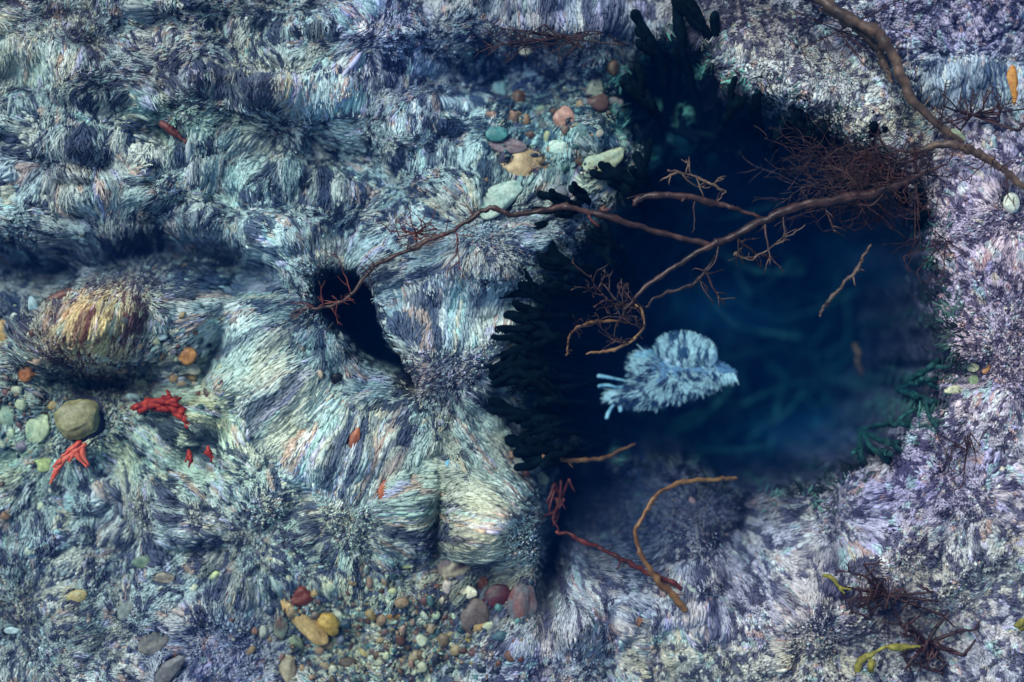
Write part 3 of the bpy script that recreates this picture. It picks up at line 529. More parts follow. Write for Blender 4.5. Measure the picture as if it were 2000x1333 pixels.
def twig_items(start, dirv, length, r0, rr, depth=2, out=None):
    if out is None: out = []
    n = max(4, int(length / .008)); P = [np.array(start, float)]; d_ = np.array(dirv, float); d_ /= np.linalg.norm(d_)
    for k in range(n):
        d_ = d_ + rr.normal(size=3) * np.array([.22, .22, .08]); d_ /= np.linalg.norm(d_); P.append(P[-1] + d_ * length / n)
    rad = np.linspace(r0, r0 * .45, len(P)); out.append(tube_data(np.array(P), rad, 5, .2, int(rr.integers(1e6))))
    if depth > 0:
        for k in range(1, n):
            if rr.random() < .42:
                dd = P[min(k + 1, n)] - P[k]; dd /= np.linalg.norm(dd); a = rr.choice([-1, 1]) * rr.uniform(.5, 1.1); ca, sa = math.cos(a), math.sin(a)
                nd = np.array([dd[0] * ca - dd[1] * sa, dd[0] * sa + dd[1] * ca, dd[2] + rr.normal() * .25])
                twig_items(P[k], nd, length * rr.uniform(.25, .5), r0 * .7, rr, depth - 1, out)
    return out
BROOT = {}
def branch(name, label, catg, pts, z, radii, m, seed, twigs=(), group=None, twm=None):
    """pts px; radii in px; twigs: (t along 0..1, dx, dy in px, length px, radius px, depth)"""
    P = wobble(smoothpath(pxpath(pts, z), 7), .0026, seed); rad = np.interp(np.linspace(0, 1, len(P)), np.linspace(0, 1, len(radii)), radii) / 1000 * .88
    nr = np.random.default_rng(seed + 5).random(len(P)); rad = rad * (.84 + .26 * nr + .25 * (nr > .9))
    t_ = empty(name, P[0], label, catg, group)
    tubes('stem', [tube_data(P, rad, 12, .3, seed, True)], m, t_, P[0])
    rr = np.random.default_rng(seed)
    for (s, dx, dy, ln, rd, dp) in twigs:
        i = int(s * (len(P) - 1)); st = P[i]
        tubes('twig', twig_items(st, (dx, -dy, rr.normal() * 8 + 4), ln / 1000, rd / 1000, rr, dp), twm or m, t_, P[0])
    return t_
# ------------------------------------------------------------------ stones and pebbles
for i, s in enumerate(ST):
    k = .92; p = seen(s[1], s[2]); h = min(s[3], s[4]) * s[6] * (1.0 if 1100 < s[2] < 1230 and s[1] < 700 else .75) / 1000
    zz = max(p[2] + h * .15 + .002, -1); kz = (HC - zz) / HC
    q = at(s[1], s[2], zz)
    o = pebble(s[0], q, s[3] / 1000 * kz, s[4] / 1000 * kz, h, s[5], tuple(np.clip(np.array(s[7]) * .84 + np.mean(s[7]) * .12, 0, 250)), 900 + i, col2=s[8], mottle=.5, rough=.32, sub=4 if s[3] > 18 else 3, stripe=0)
    tag(o, s[9], 'stone')
i = 0
for (pn, n_, x, y, sx, sy, sz) in GP:
    g = np.random.default_rng(int(x)); cl = g.choice([0, 1, 2, 3, 4, 5], n_, p=[.28, .26, .08, .16, .12, .10]); placed = []
    for k in range(n_):
        for _ in range(60):
            px, py = x + g.normal() * sx, y + g.normal() * sy; r = sz * math.exp(g.normal() * .38)
            if all((px - a) ** 2 + (py - b) ** 2 > (.75 * (r + c)) ** 2 for a, b, c in placed) and all((px - a) ** 2 + (py - b) ** 2 > (.7 * (r + min(c, d_))) ** 2 for a, b, c, d_, _a in SPOTS) and not (430 > px > 300 and py > 800) and py < 1345: break
        placed.append((px, py, r)); cn, cc = PC[cl[k]]; p = seen(px, py); cc = tuple(np.clip(np.array(cc) + g.normal() * 12 + g.normal(size=3) * 5, 10, 240))
        o = pebble('pebble', p + np.array([0, 0, r * .0002 + .0045 + .004 * g.random()]), r / 1000, r / 1000 * g.uniform(.6, .9), r / 1000 * .55, g.uniform(0, 180), cc, 2000 + i, sub=2, mottle=.35, rough=.28); i += 1
        tag(o, f'small {cn} pebble in {pn}', 'pebble', f'{cn} pebbles in {pn}')
# fine grit between the pebbles
gr_ = []; g = np.random.default_rng(77); gv, gf = icosphere(1)
for (pn, n_, x, y, sx, sy, sz) in GP:
    m_n = n_ * 42; gx_ = x + g.normal(size=m_n) * sx * 1.15; gy_ = y + g.normal(size=m_n) * sy * 1.15; r_ = .0026 * np.exp(g.normal(size=m_n) * .4)
    sq = g.uniform(.5, 1.2, (m_n, 1, 3)); V3 = gv[None] * sq * (1 + .25 * g.normal(size=(m_n, len(gv), 1))) * r_[:, None, None] + np.stack([(gx_ - 1000) / 1000, (666.5 - gy_) / 1000, height(gx_, gy_) + .004], 1)[:, None]
    pal = lin(np.array([c for _, c in PC] + [(60, 50, 56), (90, 130, 126)])); cg = pal[g.integers(0, 8, m_n)] * g.uniform(.6, 1.3, (m_n, 1)); gr_.append((V3.reshape(-1, 3), (gf[None] + (np.arange(m_n) * len(gv))[:, None, None]).reshape(-1, 3), np.repeat(cg, len(gv), 0)))
v, f, c = cat(gr_); tag(mesh('gravel', v, f, M_STONE, col=c), 'fine mixed grit filling the hollows between the pebbles', 'gravel', kind='stuff')
sh = empty('shell', seen(1970, 399), 'white oval shell with a dark slit at the right edge', 'shell')
pebble('valve', (0, 0, .022), .016, .021, .010, 0, (232, 232, 208), 3001, sub=4, rough=.03, mottle=.1, parent=sh).location = (0, 0, .018)
tubes('slit', [tube_data(np.array([(.002, .012, .027), (.000, .004, .029), (.001, -.006, .029)]), [.0004, .0009, .0004], 6)], M_MAROON, sh, (0, 0, 0))
# rocks that carry their own turf
for (name, label, cx, cy, rx, ry, a) in ROCKS:
    g = np.linspace(-1, 1, 41); U, V_ = np.meshgrid(g, g); sx = U * np.sqrt(1 - V_ ** 2 / 2); sy = V_ * np.sqrt(1 - U ** 2 / 2); ca, sa = math.cos(R(a)), math.sin(R(a))
    X = cx + 1.02 * (sx * rx * ca - sy * ry * sa); Y = cy + 1.02 * (sx * rx * sa + sy * ry * ca); rr_ = np.sqrt(sx ** 2 + sy ** 2); c0 = world(cx, cy)
    Zt = height(X, Y) + .003 - .03 * sstep(.9, 1, rr_); top = np.stack([(X - 1000) / 1000, (666.5 - Y) / 1000, Zt], -1).reshape(-1, 3) - c0; bot = top.copy(); bot[:, 2] -= .03 * (1 - rr_.ravel() ** 2) + .0005
    f = grid_faces(41, 41); t_ = empty(name, c0, label, 'rock'); mesh('rock', np.vstack([top, bot]), np.vstack([f, f[:, ::-1] + 1681]), M_BED, t_)
    v, f, c = ROCKB[label]; mesh('turf_coat', v - c0, f, M_TURF, t_, c)
    v, f, c = ROCKN[label]; mesh('algae_crust', v - c0, f, M_TURF, t_, c)
# ------------------------------------------------------------------ brown stalks and branches lying over the pool
def rtw(n, lo, hi, L, r, seed, a0=0, a1=360, dp=2):
    g = np.random.default_rng(seed); out = []
    for k in range(n):
        a = R(g.uniform(a0, a1)); out.append((g.uniform(lo, hi), math.cos(a), math.sin(a), L * g.uniform(.55, 1.25), r, dp))
    return out
branch('branch', 'thick brown forked stem crossing the upper half of the dark pool', 'branch', [(1850, 322), (1800, 342), (1740, 366), (1680, 383), (1600, 395), (1530, 412), (1480, 437), (1420, 466), (1385, 484), (1330, 512), (1275, 548), (1238, 585), (1216, 618)], [.05, .075, .07, .06],
    [2, 6, 10, 11, 10, 9.5, 8.5, 6.5, 5, 4, 3.4], M_KELP, 1, [(.33, -10, 60, 66, 3, 1), (.48, 6, 60, 90, 3, 1), (.42, 20, 50, 60, 2.2, 2), (.56, 5, 60, 110, 3, 2), (.62, 20, 60, 70, 2.4, 1), (.18, -60, 50, 120, 2, 2), (.10, -80, 40, 150, 2, 2)] + rtw(6, 0, .3, 80, 1.3, 21, 150, 200, 1))
branch('branch', 'long thin red-brown branch reaching left from the pool across the small black crevice', 'branch', [(1392, 482), (1300, 457), (1225, 436), (1150, 414), (1100, 405), (1050, 412), (1000, 420), (966, 407), (940, 412), (900, 440), (850, 466), (800, 489), (745, 513), (705, 548), (672, 586), (640, 600), (605, 602), (570, 612)], [.06, .08, .09, .08, .075, .07],
    [6.5, 7, 7, 6.5, 6, 6, 4.6, 5, 4.2, 4, 3, 2], M_KELP, 2,
    [(.18, 4, 12, 36, 3, 1), (.55, 18, 60, 80, 1.8, 1), (.50, -14, -25, 40, 2, 1), (.84, -30, 10, 60, 2, 2), (.80, -40, -50, 90, 1.6, 1), (.88, 20, 26, 40, 1.6, 1), (.93, -30, -30, 50, 1.6, 2), (.95, -30, 20, 40, 1.5, 2), (.9, -10, -60, 50, 1.4, 1)] + rtw(12, .62, .80, 44, 1.2, 31, 230, 310) + rtw(12, .62, .95, 28, 1.2, 32), twm=M_KELPRED)
branch('branch', 'short smooth brown stem with a knobbly end above the pool fork', 'branch', [(1236, 397), (1262, 384), (1330, 384), (1400, 397), (1440, 409), (1482, 424)], [.06, .07, .06], [6.5, 8, 7.5, 6, 4], M_KELP, 3, [(.45, 4, 14, 20, 6, 0), (.5, -20, 60, 70, 2.2, 2), (.62, 0, -40, 30, 2, 1), (.2, -20, -18, 46, 2, 2)])
branch('twig', 'pale forked twig lying above the short brown stem', 'twig', [(1304, 332), (1336, 338), (1366, 348), (1390, 362), (1414, 372), (1416, 378), (1402, 392)], .09, [2.4, 3, 3, 2.4, 2, 1.6], M_GREYST, 4, [(.1, -26, 26, 40, 3, 1), (.2, 10, -34, 34, 2.4, 1), (.15, 20, 40, 56, 2.4, 1), (.25, -10, -30, 30, 2.2, 1), (.3, 8, 40, 44, 2, 1), (.55, 16, -26, 30, 1.8, 1)])
branch('kelp_stalk', 'thick smooth tan stalk curving down through the top right corner', 'kelp stalk', [(1560, -40), (1606, 0), (1660, 34), (1718, 72), (1750, 112), (1765, 160), (1788, 205), (1828, 240), (1880, 278)], [.06, .08, .085, .08, .06, .04], [10, 11, 11, 12, 12, 11.5, 10, 8, 6], M_GREYST, 5, [(.8, 30, -30, 34, 2, 1), (.87, 20, -40, 30, 2, 1), (.95, 40, 10, 40, 2, 1)])
branch('kelp_stalk', 'thin tan stalk running beside the thick stalk in the top right', 'kelp stalk', [(1600, 20), (1646, 40), (1690, 70), (1718, 96), (1728, 126), (1742, 160)], [.05, .06, .05], [5, 7, 7, 8, 8, 4], M_GREYST, 6, [(.8, -6, 30, 30, 2, 1)])
branch('kelp_stalk', 'grey-brown arching stalk ending at the right edge', 'kelp stalk', [(1782, 302), (1812, 288), (1850, 284), (1890, 292), (1925, 308), (1962, 332), (2000, 362), (2060, 400)], [.04, .075, .07, .06], [6, 8.5, 9, 8.5, 7.5, 7], M_GREYST, 7, [(.3, 6, -50, 60, 1.8, 1), (.5, 16, 40, 44, 1.8, 1), (.36, -8, 40, 50, 1.8, 1), (.6, -20, 60, 70, 1.8, 2), (.75, -20, 60, 80, 1.6, 2), (.12, -120, 26, 190, 3, 2), (.16, -80, 60, 160, 2.4, 2)] + rtw(8, .3, .9, 40, 1.2, 71), twm=M_MAROON)
branch('root', 'thin reddish brown root crossing the dark furry mound lower centre', 'root', [(1086, 1038), (1130, 1052), (1175, 1072), (1212, 1094), (1250, 1112), (1292, 1128), (1330, 1150)], [.06, .05, .03], [3.5, 4.5, 4.5, 5, 7, 5], M_KELPRED, 8, [(.5, 10, 20, 24, 2, 1)])
branch('kelp_stalk', 'ochre stalk bent in a long S below the pool', 'kelp stalk', [(1440, 935), (1400, 937), (1357, 938), (1320, 946), (1286, 968), (1260, 1000), (1242, 1040), (1250, 1080), (1274, 1120), (1304, 1152), (1338, 1192)], [-.02, .04, .06, .06, .05], [4, 5.5, 5.5, 5, 5, 5, 6, 7.5, 8], M_OCHRE, 9, [(.93, 24, -8, 24, 2, 1)])
branch('root', 'short dull ochre root at the lower left rim of the pool', 'root', [(1058, 892), (1100, 897), (1150, 899), (1190, 890), (1240, 868)], [.02, .0, -.05], [5, 5.5, 4.5, 3], M_OCHRE, 10, [(.3, 20, 16, 22, 2, 0)])
branch('twig', 'bare pale twig hanging down alone inside the right of the pool', 'twig', [(1702, 478), (1690, 500), (1676, 522), (1655, 546), (1636, 566), (1620, 588), (1608, 600), (1602, 617)], [.05, .04, .02], [3, 4, 4.5, 4, 5, 3.5, 3], M_GREYST, 11, [(.38, -4, 20, 22, 2.5, 0), (.3, 14, 10, 16, 2, 0)])
branch('twig', 'tan knobbly twig far down in the right half of the pool', 'twig', [(1668, 672), (1678, 694), (1674, 712), (1682, 730)], -.28, [6, 7, 5, 5], M_OCHRE, 12)
branch('twig', 'crooked twig with a yellow bud below the big forked stem', 'twig', [(1452, 478), (1446, 488), (1434, 498), (1462, 506), (1490, 492), (1520, 478), (1545, 458), (1572, 440)], .05, [2, 3.4, 2.5, 2, 2, 1.8], M_GREYST, 13, [(.5, -20, 8, 30, 1.6, 1), (.7, 30, -20, 50, 1.6, 1)])
branch('root_tangle', 'tangle of fine yellow-brown rootlets above left of the pale blue clump', 'root', [(1216, 600), (1250, 600), (1256, 640), (1232, 668), (1192, 684), (1146, 692)], [.05, .06, .05], [2, 2.4, 3, 3.4, 4.5, 2.5], M_OCHRE, 14,
    [(.2, -60, -6, 100, 2.4, 2), (.1, -60, 4, 110, 2.4, 2), (.3, -50, -30, 90, 2, 2), (.45, -60, -40, 90, 2, 2), (.05, 10, -40, 50, 2, 2), (.15, -30, -50, 60, 2, 2), (.6, -60, -20, 90, 2, 2)] + rtw(10, 0, .7, 70, 1.2, 141, 150, 230), twm=M_KELP)
branch('root', 'arched yellow-brown root ending in a small hook over the pool', 'root', [(1228, 632), (1190, 627), (1150, 630), (1122, 644), (1108, 664), (1106, 694)], [.05, .06, .05], [2, 3.4, 4, 3.4, 3, 2.5], M_OCHRE, 15, rtw(9, .1, .95, 50, 1.2, 151, 120, 240), twm=M_KELP)
branch('root', 'dim reddish root sloping below the long ochre fork in mid pool', 'root', [(1400, 500), (1372, 540), (1332, 564), (1290, 576), (1262, 600)], [.03, .02, .02], [5, 4.5, 4, 3], M_KELP, 16, [(.2, 0, 40, 80, 3, 1), (.3, 30, 50, 60, 2, 2)])
def feathery(label, cx, cy, z, n, a0, a1, L, r, m, seed, spread=(30, 20), name='feathery_weed', catg='seaweed', dp=2):
    g = np.random.default_rng(seed); items = []; roots = []
    for k in range(n):
        a = R(g.uniform(a0, a1)); s = at(cx + g.normal() * spread[0], cy + g.normal() * spread[1], z + g.normal() * .012); roots.append(s)
        twig_items(s, (math.cos(a), -math.sin(a), g.normal() * .15), L / 1000 * g.uniform(.5, 1.2), r / 1000, g, dp, items)
    hub = at(cx, cy, z - .012)
    for k in range(len(roots)): items.append(tube_data(smoothpath([hub, (hub + roots[k]) / 2 - np.array([0, 0, .004]), roots[k]], 4), np.full(9 if False else len(smoothpath([hub, (hub + roots[k]) / 2, roots[k]], 4)), r / 1000), 5, .1, k))
    o = tubes(name, items, m, None, at(cx, cy, z)); return tag(o, label, catg)
feathery('broad fringe of fine reddish weed trailing off the right end of the big forked stem', 1650, 345, .02, 22, 172, 214, 140, 1.05, M_KELP, 201, (60, 26), dp=1)
feathery('fine brown weed wisps streaming over the upper right rim of the pool', 1740, 330, .04, 26, 166, 204, 170, 1.0, M_MAROON, 202, (40, 30), dp=1)
feathery('dark wispy weed under the wide end of the big forked stem', 1720, 425, .0, 18, 200, 250, 100, 1.2, M_MAROON, 203, (50, 26), dp=1)
feathery('sparse maroon tuft where the grey-brown stalk meets the turf', 1790, 340, .06, 16, 0, 360, 70, 1.2, M_MAROON, 204, (40, 40))
feathery('tiny dark thorny weed just below the striped turf at upper right', 1900, 225, .05, 22, 230, 310, 50, 1.8, M_MAROON, 205, (50, 16))
feathery('red-brown bushy sprig on the thin branch left of the pool', 812, 455, .08, 16, 200, 340, 44, 1.3, M_KELPRED, 206, (26, 10))
feathery('dark red bushy weed growing in the turf at lower right', 1735, 1165, .05, 26, 0, 360, 46, 2.4, M_MAROON, 207, (46, 36))
feathery('near-black weed clump right of the yellow weed', 1812, 1258, .03, 20, 0, 360, 42, 4, M_MAROON, 208, (34, 26))
feathery('brown wiry weed on the turf near the top centre', 1090, 72, .05, 14, 165, 195, 70, 1.6, M_MAROON, 209, (70, 16))
feathery('fine dark weed along the turf left of the thick corner stalk', 1640, 60, .05, 14, 20, 90, 60, 1.2, M_MAROON, 210, (60, 26))
feathery('dull red feathery weed in the shade right of the pale boulder', 1096, 975, -.03, 9, 80, 130, 52, 3, M_KELPRED, 211, (10, 34), dp=0)
feathery('sprawling dark red wisps right of the lone shell at the right edge', 1850, 470, .04, 10, 0, 180, 70, 1.2, M_MAROON, 212, (60, 26))
feathery('thin dark twiggy weed running down the turf at right rim', 1890, 880, .05, 8, 40, 140, 60, 1.4, M_MAROON, 213, (30, 40))
# ------------------------------------------------------------------ yellow, red weeds
def ribbon(name, label, catg, paths, z, r, m, seed, group=None):
    items = []
    for k, p in enumerate(paths):
        P = wobble(smoothpath(pxpath(p, z), 6), .0015, seed + k); s = np.linspace(0, 1, len(P)); rad = r / 1000 * (.55 + .75 * np.sin(np.clip(s * 1.25 + .12, 0, 1) * math.pi) ** .7)
        items.append(tube_data(P, rad, 10, .22, seed + k, True))
    return tag(tubes(name, items, m, None, at(*paths[0][0], z if not hasattr(z, '__len__') else z[0])), label, catg, group)
ribbon('yellow_weed', 'bright yellow forked weed lying on the turf near the bottom right', 'seaweed', [[(1676, 1314), (1678, 1296), (1692, 1284), (1716, 1272), (1740, 1262)], [(1700, 1312), (1706, 1296), (1696, 1284)], [(1736, 1264), (1766, 1266), (1796, 1264)]], .055, 5.6, M_YEL, 300)
ribbon('yellow_weed', 'short olive yellow sprig above the dark red bush', 'seaweed', [[(1608, 1124), (1626, 1130), (1640, 1146), (1662, 1152)], [(1640, 1146), (1650, 1160)]], .05, 3.4, M_YEL, 304)
ribbon('yellow_weed', 'small yellow-green blob of weed at the right edge near the bottom', 'seaweed', [[(1986, 1226), (1998, 1216), (2012, 1208)], [(1992, 1226), (2006, 1230)]], .05, 5, M_YEL, 306)
ribbon('red_weed', 'scarlet ragged weed draped over the pebbles at left', 'seaweed', [[(258, 798), (288, 788), (318, 784), (348, 796), (374, 814)], [(300, 790), (330, 796), (352, 812), (372, 832)], [(322, 792), (330, 776), (326, 764)], [(346, 794), (356, 806), (352, 820)], [(296, 796), (322, 800), (346, 804)], [(370, 818), (366, 834), (374, 842)], [(310, 786), (340, 790), (366, 804)], [(270, 802), (300, 792), (328, 802)], [(284, 782), (312, 792), (340, 786)], [(318, 776), (340, 784), (352, 778)], [(352, 806), (362, 822), (360, 842)], [(336, 800), (356, 816), (380, 826)]], [.02, .035, .02], 5.5, M_RED, 310)
ribbon('red_weed', 'faded salmon red weed strands under the olive stone', 'seaweed', [[(168, 868), (146, 884), (124, 900), (104, 926), (98, 944)], [(140, 874), (152, 892), (168, 912)], [(150, 880), (134, 902)], [(120, 900), (104, 912)], [(158, 864), (138, 880), (120, 892)], [(110, 914), (102, 936)], [(160, 872), (164, 894), (172, 908)]], .03, 4.6, mat_noise('salmon_weed', [(176, 50, 36), (206, 84, 64), (216, 110, 84)], 40, .5, .3), 320)
ribbon('red_weed', 'small crimson sprig in the turf beneath the scarlet weed', 'seaweed', [[(366, 880), (372, 900), (368, 912)], [(404, 872), (410, 888), (412, 902)], [(398, 884), (408, 892)], [(370, 884), (362, 902)], [(406, 880), (416, 894)]], .03, 3.6, M_RED, 325)
ribbon('red_weed', 'dark red strip of weed in the upper left turf', 'seaweed', [[(312, 240), (330, 252), (348, 266), (362, 278)], [(330, 250), (346, 258)]], .05, 6, M_KELPRED, 328)
# ------------------------------------------------------------------ green finger weed (thing > frond) round the rim and down the pool walls
FING = [
    ('tall dark green finger weed at the top rim of the pool', (1390, 290), [(1318, -30, 12), (1345, 8, 11), (1440, 190, 10)]),
    ('dark green finger weed pair left of the tall fingers at the top rim', (1300, 260), [(1242, 36, 10), (1225, 160, 10), (1262, 190, 9)]),
    ('finger weed with one blunt finger standing into the pale turf above the pool', (1500, 300), [(1477, 156, 9), (1560, 214, 10), (1520, 250, 9)]),
    ('short dark fingers in the notch left of the thin weed fringe', (1620, 330), [(1644, 232, 10), (1600, 262, 11), (1582, 240, 9)]),
    ('stout finger weed splayed in a V at the upper right rim', (1712, 352), [(1652, 214, 12), (1686, 214, 12), (1724, 248, 10), (1690, 250, 12)]),
    ('dark finger weed at the right rim below the grey-brown stalk', (1790, 470), [(1742, 340, 9), (1772, 350, 9), (1800, 366, 9), (1812, 410, 10)]),
    ('small group of dark fingers pointing up-left beside the pale slab', (1290, 410), [(1180, 314, 11), (1212, 330, 10), (1244, 302, 9), (1210, 362, 9)]),
    ('flat dark fingers just above the thin red-brown branch', (1200, 430), [(1018, 436, 8), (1062, 372, 9), (1078, 396, 8), (1110, 372, 8)]),
    ('long dark finger weed pointing left below the thin red-brown branch', (1250, 560), [(1070, 472, 11), (1140, 450, 9), (1068, 520, 9), (1176, 484, 9)]),
    ('finger weed spread over the left rim level with the rootlets', (1190, 620), [(982, 584, 10), (1000, 612, 10), (1058, 566, 9), (1010, 548, 8)]),
    ('dark finger weed on the left rim beside the pale furry turf', (1170, 680), [(948, 712, 9), (978, 690, 9), (1030, 645, 9), (975, 655, 8)]),
    ('three-pronged finger weed at the leftmost point of the pool', (1180, 740), [(944, 712, 10), (958, 748, 9), (1000, 728, 9), (1030, 760, 8)]),
    ('finger weed low on the left rim with wide gaps', (1190, 800), [(962, 790, 10), (996, 812, 10), (1020, 848, 9), (1066, 786, 8)]),
    ('finger weed at the lower left corner of the pool', (1190, 860), [(998, 868, 11), (1030, 900, 10), (1086, 880, 9), (1040, 838, 8)]),
    ('finger weed on the right rim above the pale pebbles', (1750, 760), [(1842, 792, 6), (1836, 740, 6), (1846, 700, 6), (1836, 815, 6)]),
    ('finger weed at the lower right corner of the pool', (1680, 840), [(1766, 862, 7), (1742, 890, 7), (1690, 916, 7), (1786, 838, 6)]),
]
for i, (label, b, tips) in enumerate(FING):
    g = np.random.default_rng(400 + i); B = at(b[0], b[1], -.16); t_ = empty('finger_weed', B, label, 'seaweed')
    for (x, y, r) in tips:
        Z = g.uniform(-.005, .035) if r > 7.5 else -.06; x += g.uniform(-14, 14) * (x < 1150); y += g.uniform(-8, 8)
        T_ = at(x, y, Z); dd = np.array([x - b[0], y - b[1]], float); pr = np.array([-dd[1], dd[0]]) * g.uniform(-.12, .12)
        m1 = at(b[0] + dd[0] * .35 + pr[0], b[1] + dd[1] * .35 + pr[1], -.06); m2 = at(b[0] + dd[0] * .7 + pr[0], b[1] + dd[1] * .7 + pr[1], .015)
        P_ = wobble(smoothpath([B, m1, m2, T_], 8), .0028, i * 31 + int(x))
        tubes('frond', [tube_data(P_, np.linspace(r * .7, r * g.uniform(.85, 1.1), len(P_)) / 1000 * (1 + .12 * np.sin(np.arange(len(P_)) * .9 + x)), 10, .14, i * 9 + int(x) % 7, True)], M_CODIUM if r > 7.5 else M_CODIUM2, t_, B)
        for q_ in range(2):
            j = int(len(P_) * g.uniform(.4, .75)); e_ = P_[min(j + 3, len(P_) - 1)] - P_[j]; e_ /= np.linalg.norm(e_); a = g.choice([-1, 1]) * g.uniform(.4, .9); ca, sa = math.cos(a), math.sin(a); e2 = np.array([e_[0] * ca - e_[1] * sa, e_[0] * sa + e_[1] * ca, e_[2] * .5 + g.uniform(-.1, .3)]); l_ = g.uniform(.03, .07)
            F_ = wobble(smoothpath([P_[j], P_[j] + e2 * l_ * .5 + e_ * l_ * .1, P_[j] + e2 * l_ * .8 + e_ * l_ * .45], 5), .002, i + q_)
            tubes('frond', [tube_data(F_, np.linspace(r * .75, r * g.uniform(.6, .9), len(F_)) / 1000, 10, .14, i * 7 + q_, True)], M_CODIUM if r > 7.5 else M_CODIUM2, t_, B)
# fronds growing inside the pool, further down
GI = [(1330, 180), (1290, 230), (1400, 240), (1350, 300), (1450, 300), (1290, 330), (1480, 350), (1560, 300), (1400, 380), (1330, 420), (1250, 470), (1330, 480), (1240, 640), (1180, 560),
      (1250, 760), (1130, 770), (1200, 830), (1300, 850), (1400, 860), (1490, 900), (1570, 880), (1650, 850), (1720, 800), (1760, 700), (1780, 600), (1740, 500), (1500, 560), (1560, 700), (1450, 620), (1620, 620), (1620, 760), (1500, 780), (1380, 600), (1100, 830)]
WHERE = lambda x, y: ('near the top' if y < 260 else 'in the upper part' if y < 450 else 'midway down' if y < 700 else 'towards the bottom') + ' of the pool, ' + ('left side' if x < 1300 else 'centre' if x < 1560 else 'right side')
for i, (x, y) in enumerate(GI):
    g = np.random.default_rng(500 + i); B = seen(x, y); dp = B[2]; L = (.15 + .08 * g.random()) * (.5 if dp > -.35 else 1)
    t_ = empty('finger_weed', B, 'dim green finger weed growing deep ' + WHERE(x, y), 'seaweed', 'finger weed deep ' + WHERE(x, y))
    a0 = g.uniform(0, 360)
    for k in range(7):
        a = R(a0 + k * 51 + g.uniform(-20, 20)); l = L * g.uniform(.7, 1.3); h = l * g.uniform(.3, 1.0); pts = [B, B + np.array([math.cos(a) * l * .35, math.sin(a) * l * .35, h * .5]), B + np.array([math.cos(a + .2) * l * .7, math.sin(a + .2) * l * .7, h * .9]), B + np.array([math.cos(a + .3) * l, math.sin(a + .3) * l, h])]
        P_ = smoothpath(pts, 5); tubes('frond', [tube_data(P_, np.linspace(.006, .0085, len(P_)), 8, .14, i * 9 + k, True)], M_CODIUM2 if dp < -.35 else M_CODIUM, t_, B)
# ------------------------------------------------------------------ the pale shaggy clump in the pool
KX, KY, KZ = 1318, 728, -.07
KC = at(KX, KY, KZ); clump = empty('shaggy_clump', KC, 'pale blue shaggy clump with a domed top floating in the dark pool', 'seaweed clump')
def kp(px, py, dz=0.0): return at(px, py, KZ + dz) - KC
PB = np.array([(1240, 742), (1216, 760), (1196, 762), (1190, 780), (1240, 790), (1290, 788), (1340, 774), (1386, 760), (1412, 742), (1436, 736), (1438, 726), (1418, 712), (1396, 700), (1360, 696), (1310, 694), (1280, 686), (1256, 688), (1238, 706)], float)
gxx, gyy = np.meshgrid(np.arange(1180, 1446, 4), np.arange(680, 800, 4)); sd = sdf(gxx, gyy, PB)
hb = .030 * np.sqrt(np.clip(sd / 42, 0, 1)) + .004 * (vn(gxx, gyy, 12, 40) - .5); ins = sd > -4
idx = -np.ones(ins.shape, int); idx[ins] = np.arange(ins.sum()); pts = np.array([kp(x, y, h) for x, y, h in zip(gxx[ins], gyy[ins], hb[ins])]); low = pts.copy(); low[:, 2] = -low[:, 2] * .6
nn = len(pts); FF = []
for j in range(ins.shape[0] - 1):
    for i in range(ins.shape[1] - 1):
        q = [idx[j, i], idx[j + 1, i], idx[j + 1, i + 1], idx[j, i + 1]]
        if min(q) >= 0: FF.append(tuple(int(a) for a in q)); FF.append(tuple(int(a) + nn for a in q[::-1]))
c0 = np.tile(lin((92, 130, 160)), (2 * nn, 1)); mesh('body', np.vstack([pts, low]), FF, M_PALE, clump, c0)
n = 9000; bxx = rng.uniform(1186, 1442, n); byy = rng.uniform(682, 796, n); s_ = sdf(bxx, byy, PB); k = s_ > 0; bxx, byy, s_ = bxx[k], byy[k], s_[k]
hz = .030 * np.sqrt(np.clip(s_ / 42, 0, 1)); Pk = np.array([kp(x, y, h) for x, y, h in zip(bxx, byy, hz)])
vx = bxx - 1352; vy = (byy - 722) * 1.25; far = sstep(0, 90, np.hypot(vx, vy)); left = sstep(1390, 1300, bxx)
dx_ = np.where(bxx > 1375, -vx * .1 + (byy - 720) * .25, vx) - 24 * left; dy_ = np.where(bxx > 1375, 40, vy) + 22 * left
th_ = np.arctan2(dy_, dx_) + rng.normal(size=len(bxx)) * (.25 + .9 * (1 - far)); Dk = np.stack([np.cos(th_), -np.sin(th_), np.full(len(th_), -.12)], 1)
Lk = (.005 + .015 * far) * rng.uniform(.6, 1.2, len(bxx)); tone = .62 * vn((bxx + .6 * byy), (byy - .5 * bxx) * 2, 13, 41) + .45 * rng.random(len(bxx)) * .85; kk = sstep(.42, .58, tone)[:, None]
ck = lin((20, 52, 88)) * (1 - kk) + lin((164, 196, 200)) * kk * (.6 + .8 * vn(bxx, byy, 30, 48))[:, None]
vv, ff, c3 = blades(Pk, Dk, np.tile([0, 0, 1.], (len(Pk), 1)), Lk, np.full(len(Pk), .0025), np.full(len(Pk), .16) + .3 * (rng.random(len(Pk)) < .1), ck); mesh('shaggy_coat', vv, ff, M_PALE, clump, c3)
v0, f0 = ICO[4]; v = v0.copy(); th_ = np.arctan2(v[:, 1], v[:, 0])
rb = np.clip(2.2 * lump(v0 * np.array([3.4, .9, .9]), .5, 44), -1, 1) * (1 - np.abs(v[:, 0]) ** 2); v *= (1 + .05 * rb + .14 * lump(v0, .5, 45))[:, None]
k = np.clip(.5 + .8 * rb + .9 * lump(v0, .18, 47), 0, 1)[:, None]; cc = lin((30, 76, 112)) * (1 - k) + lin((205, 232, 240)) * k
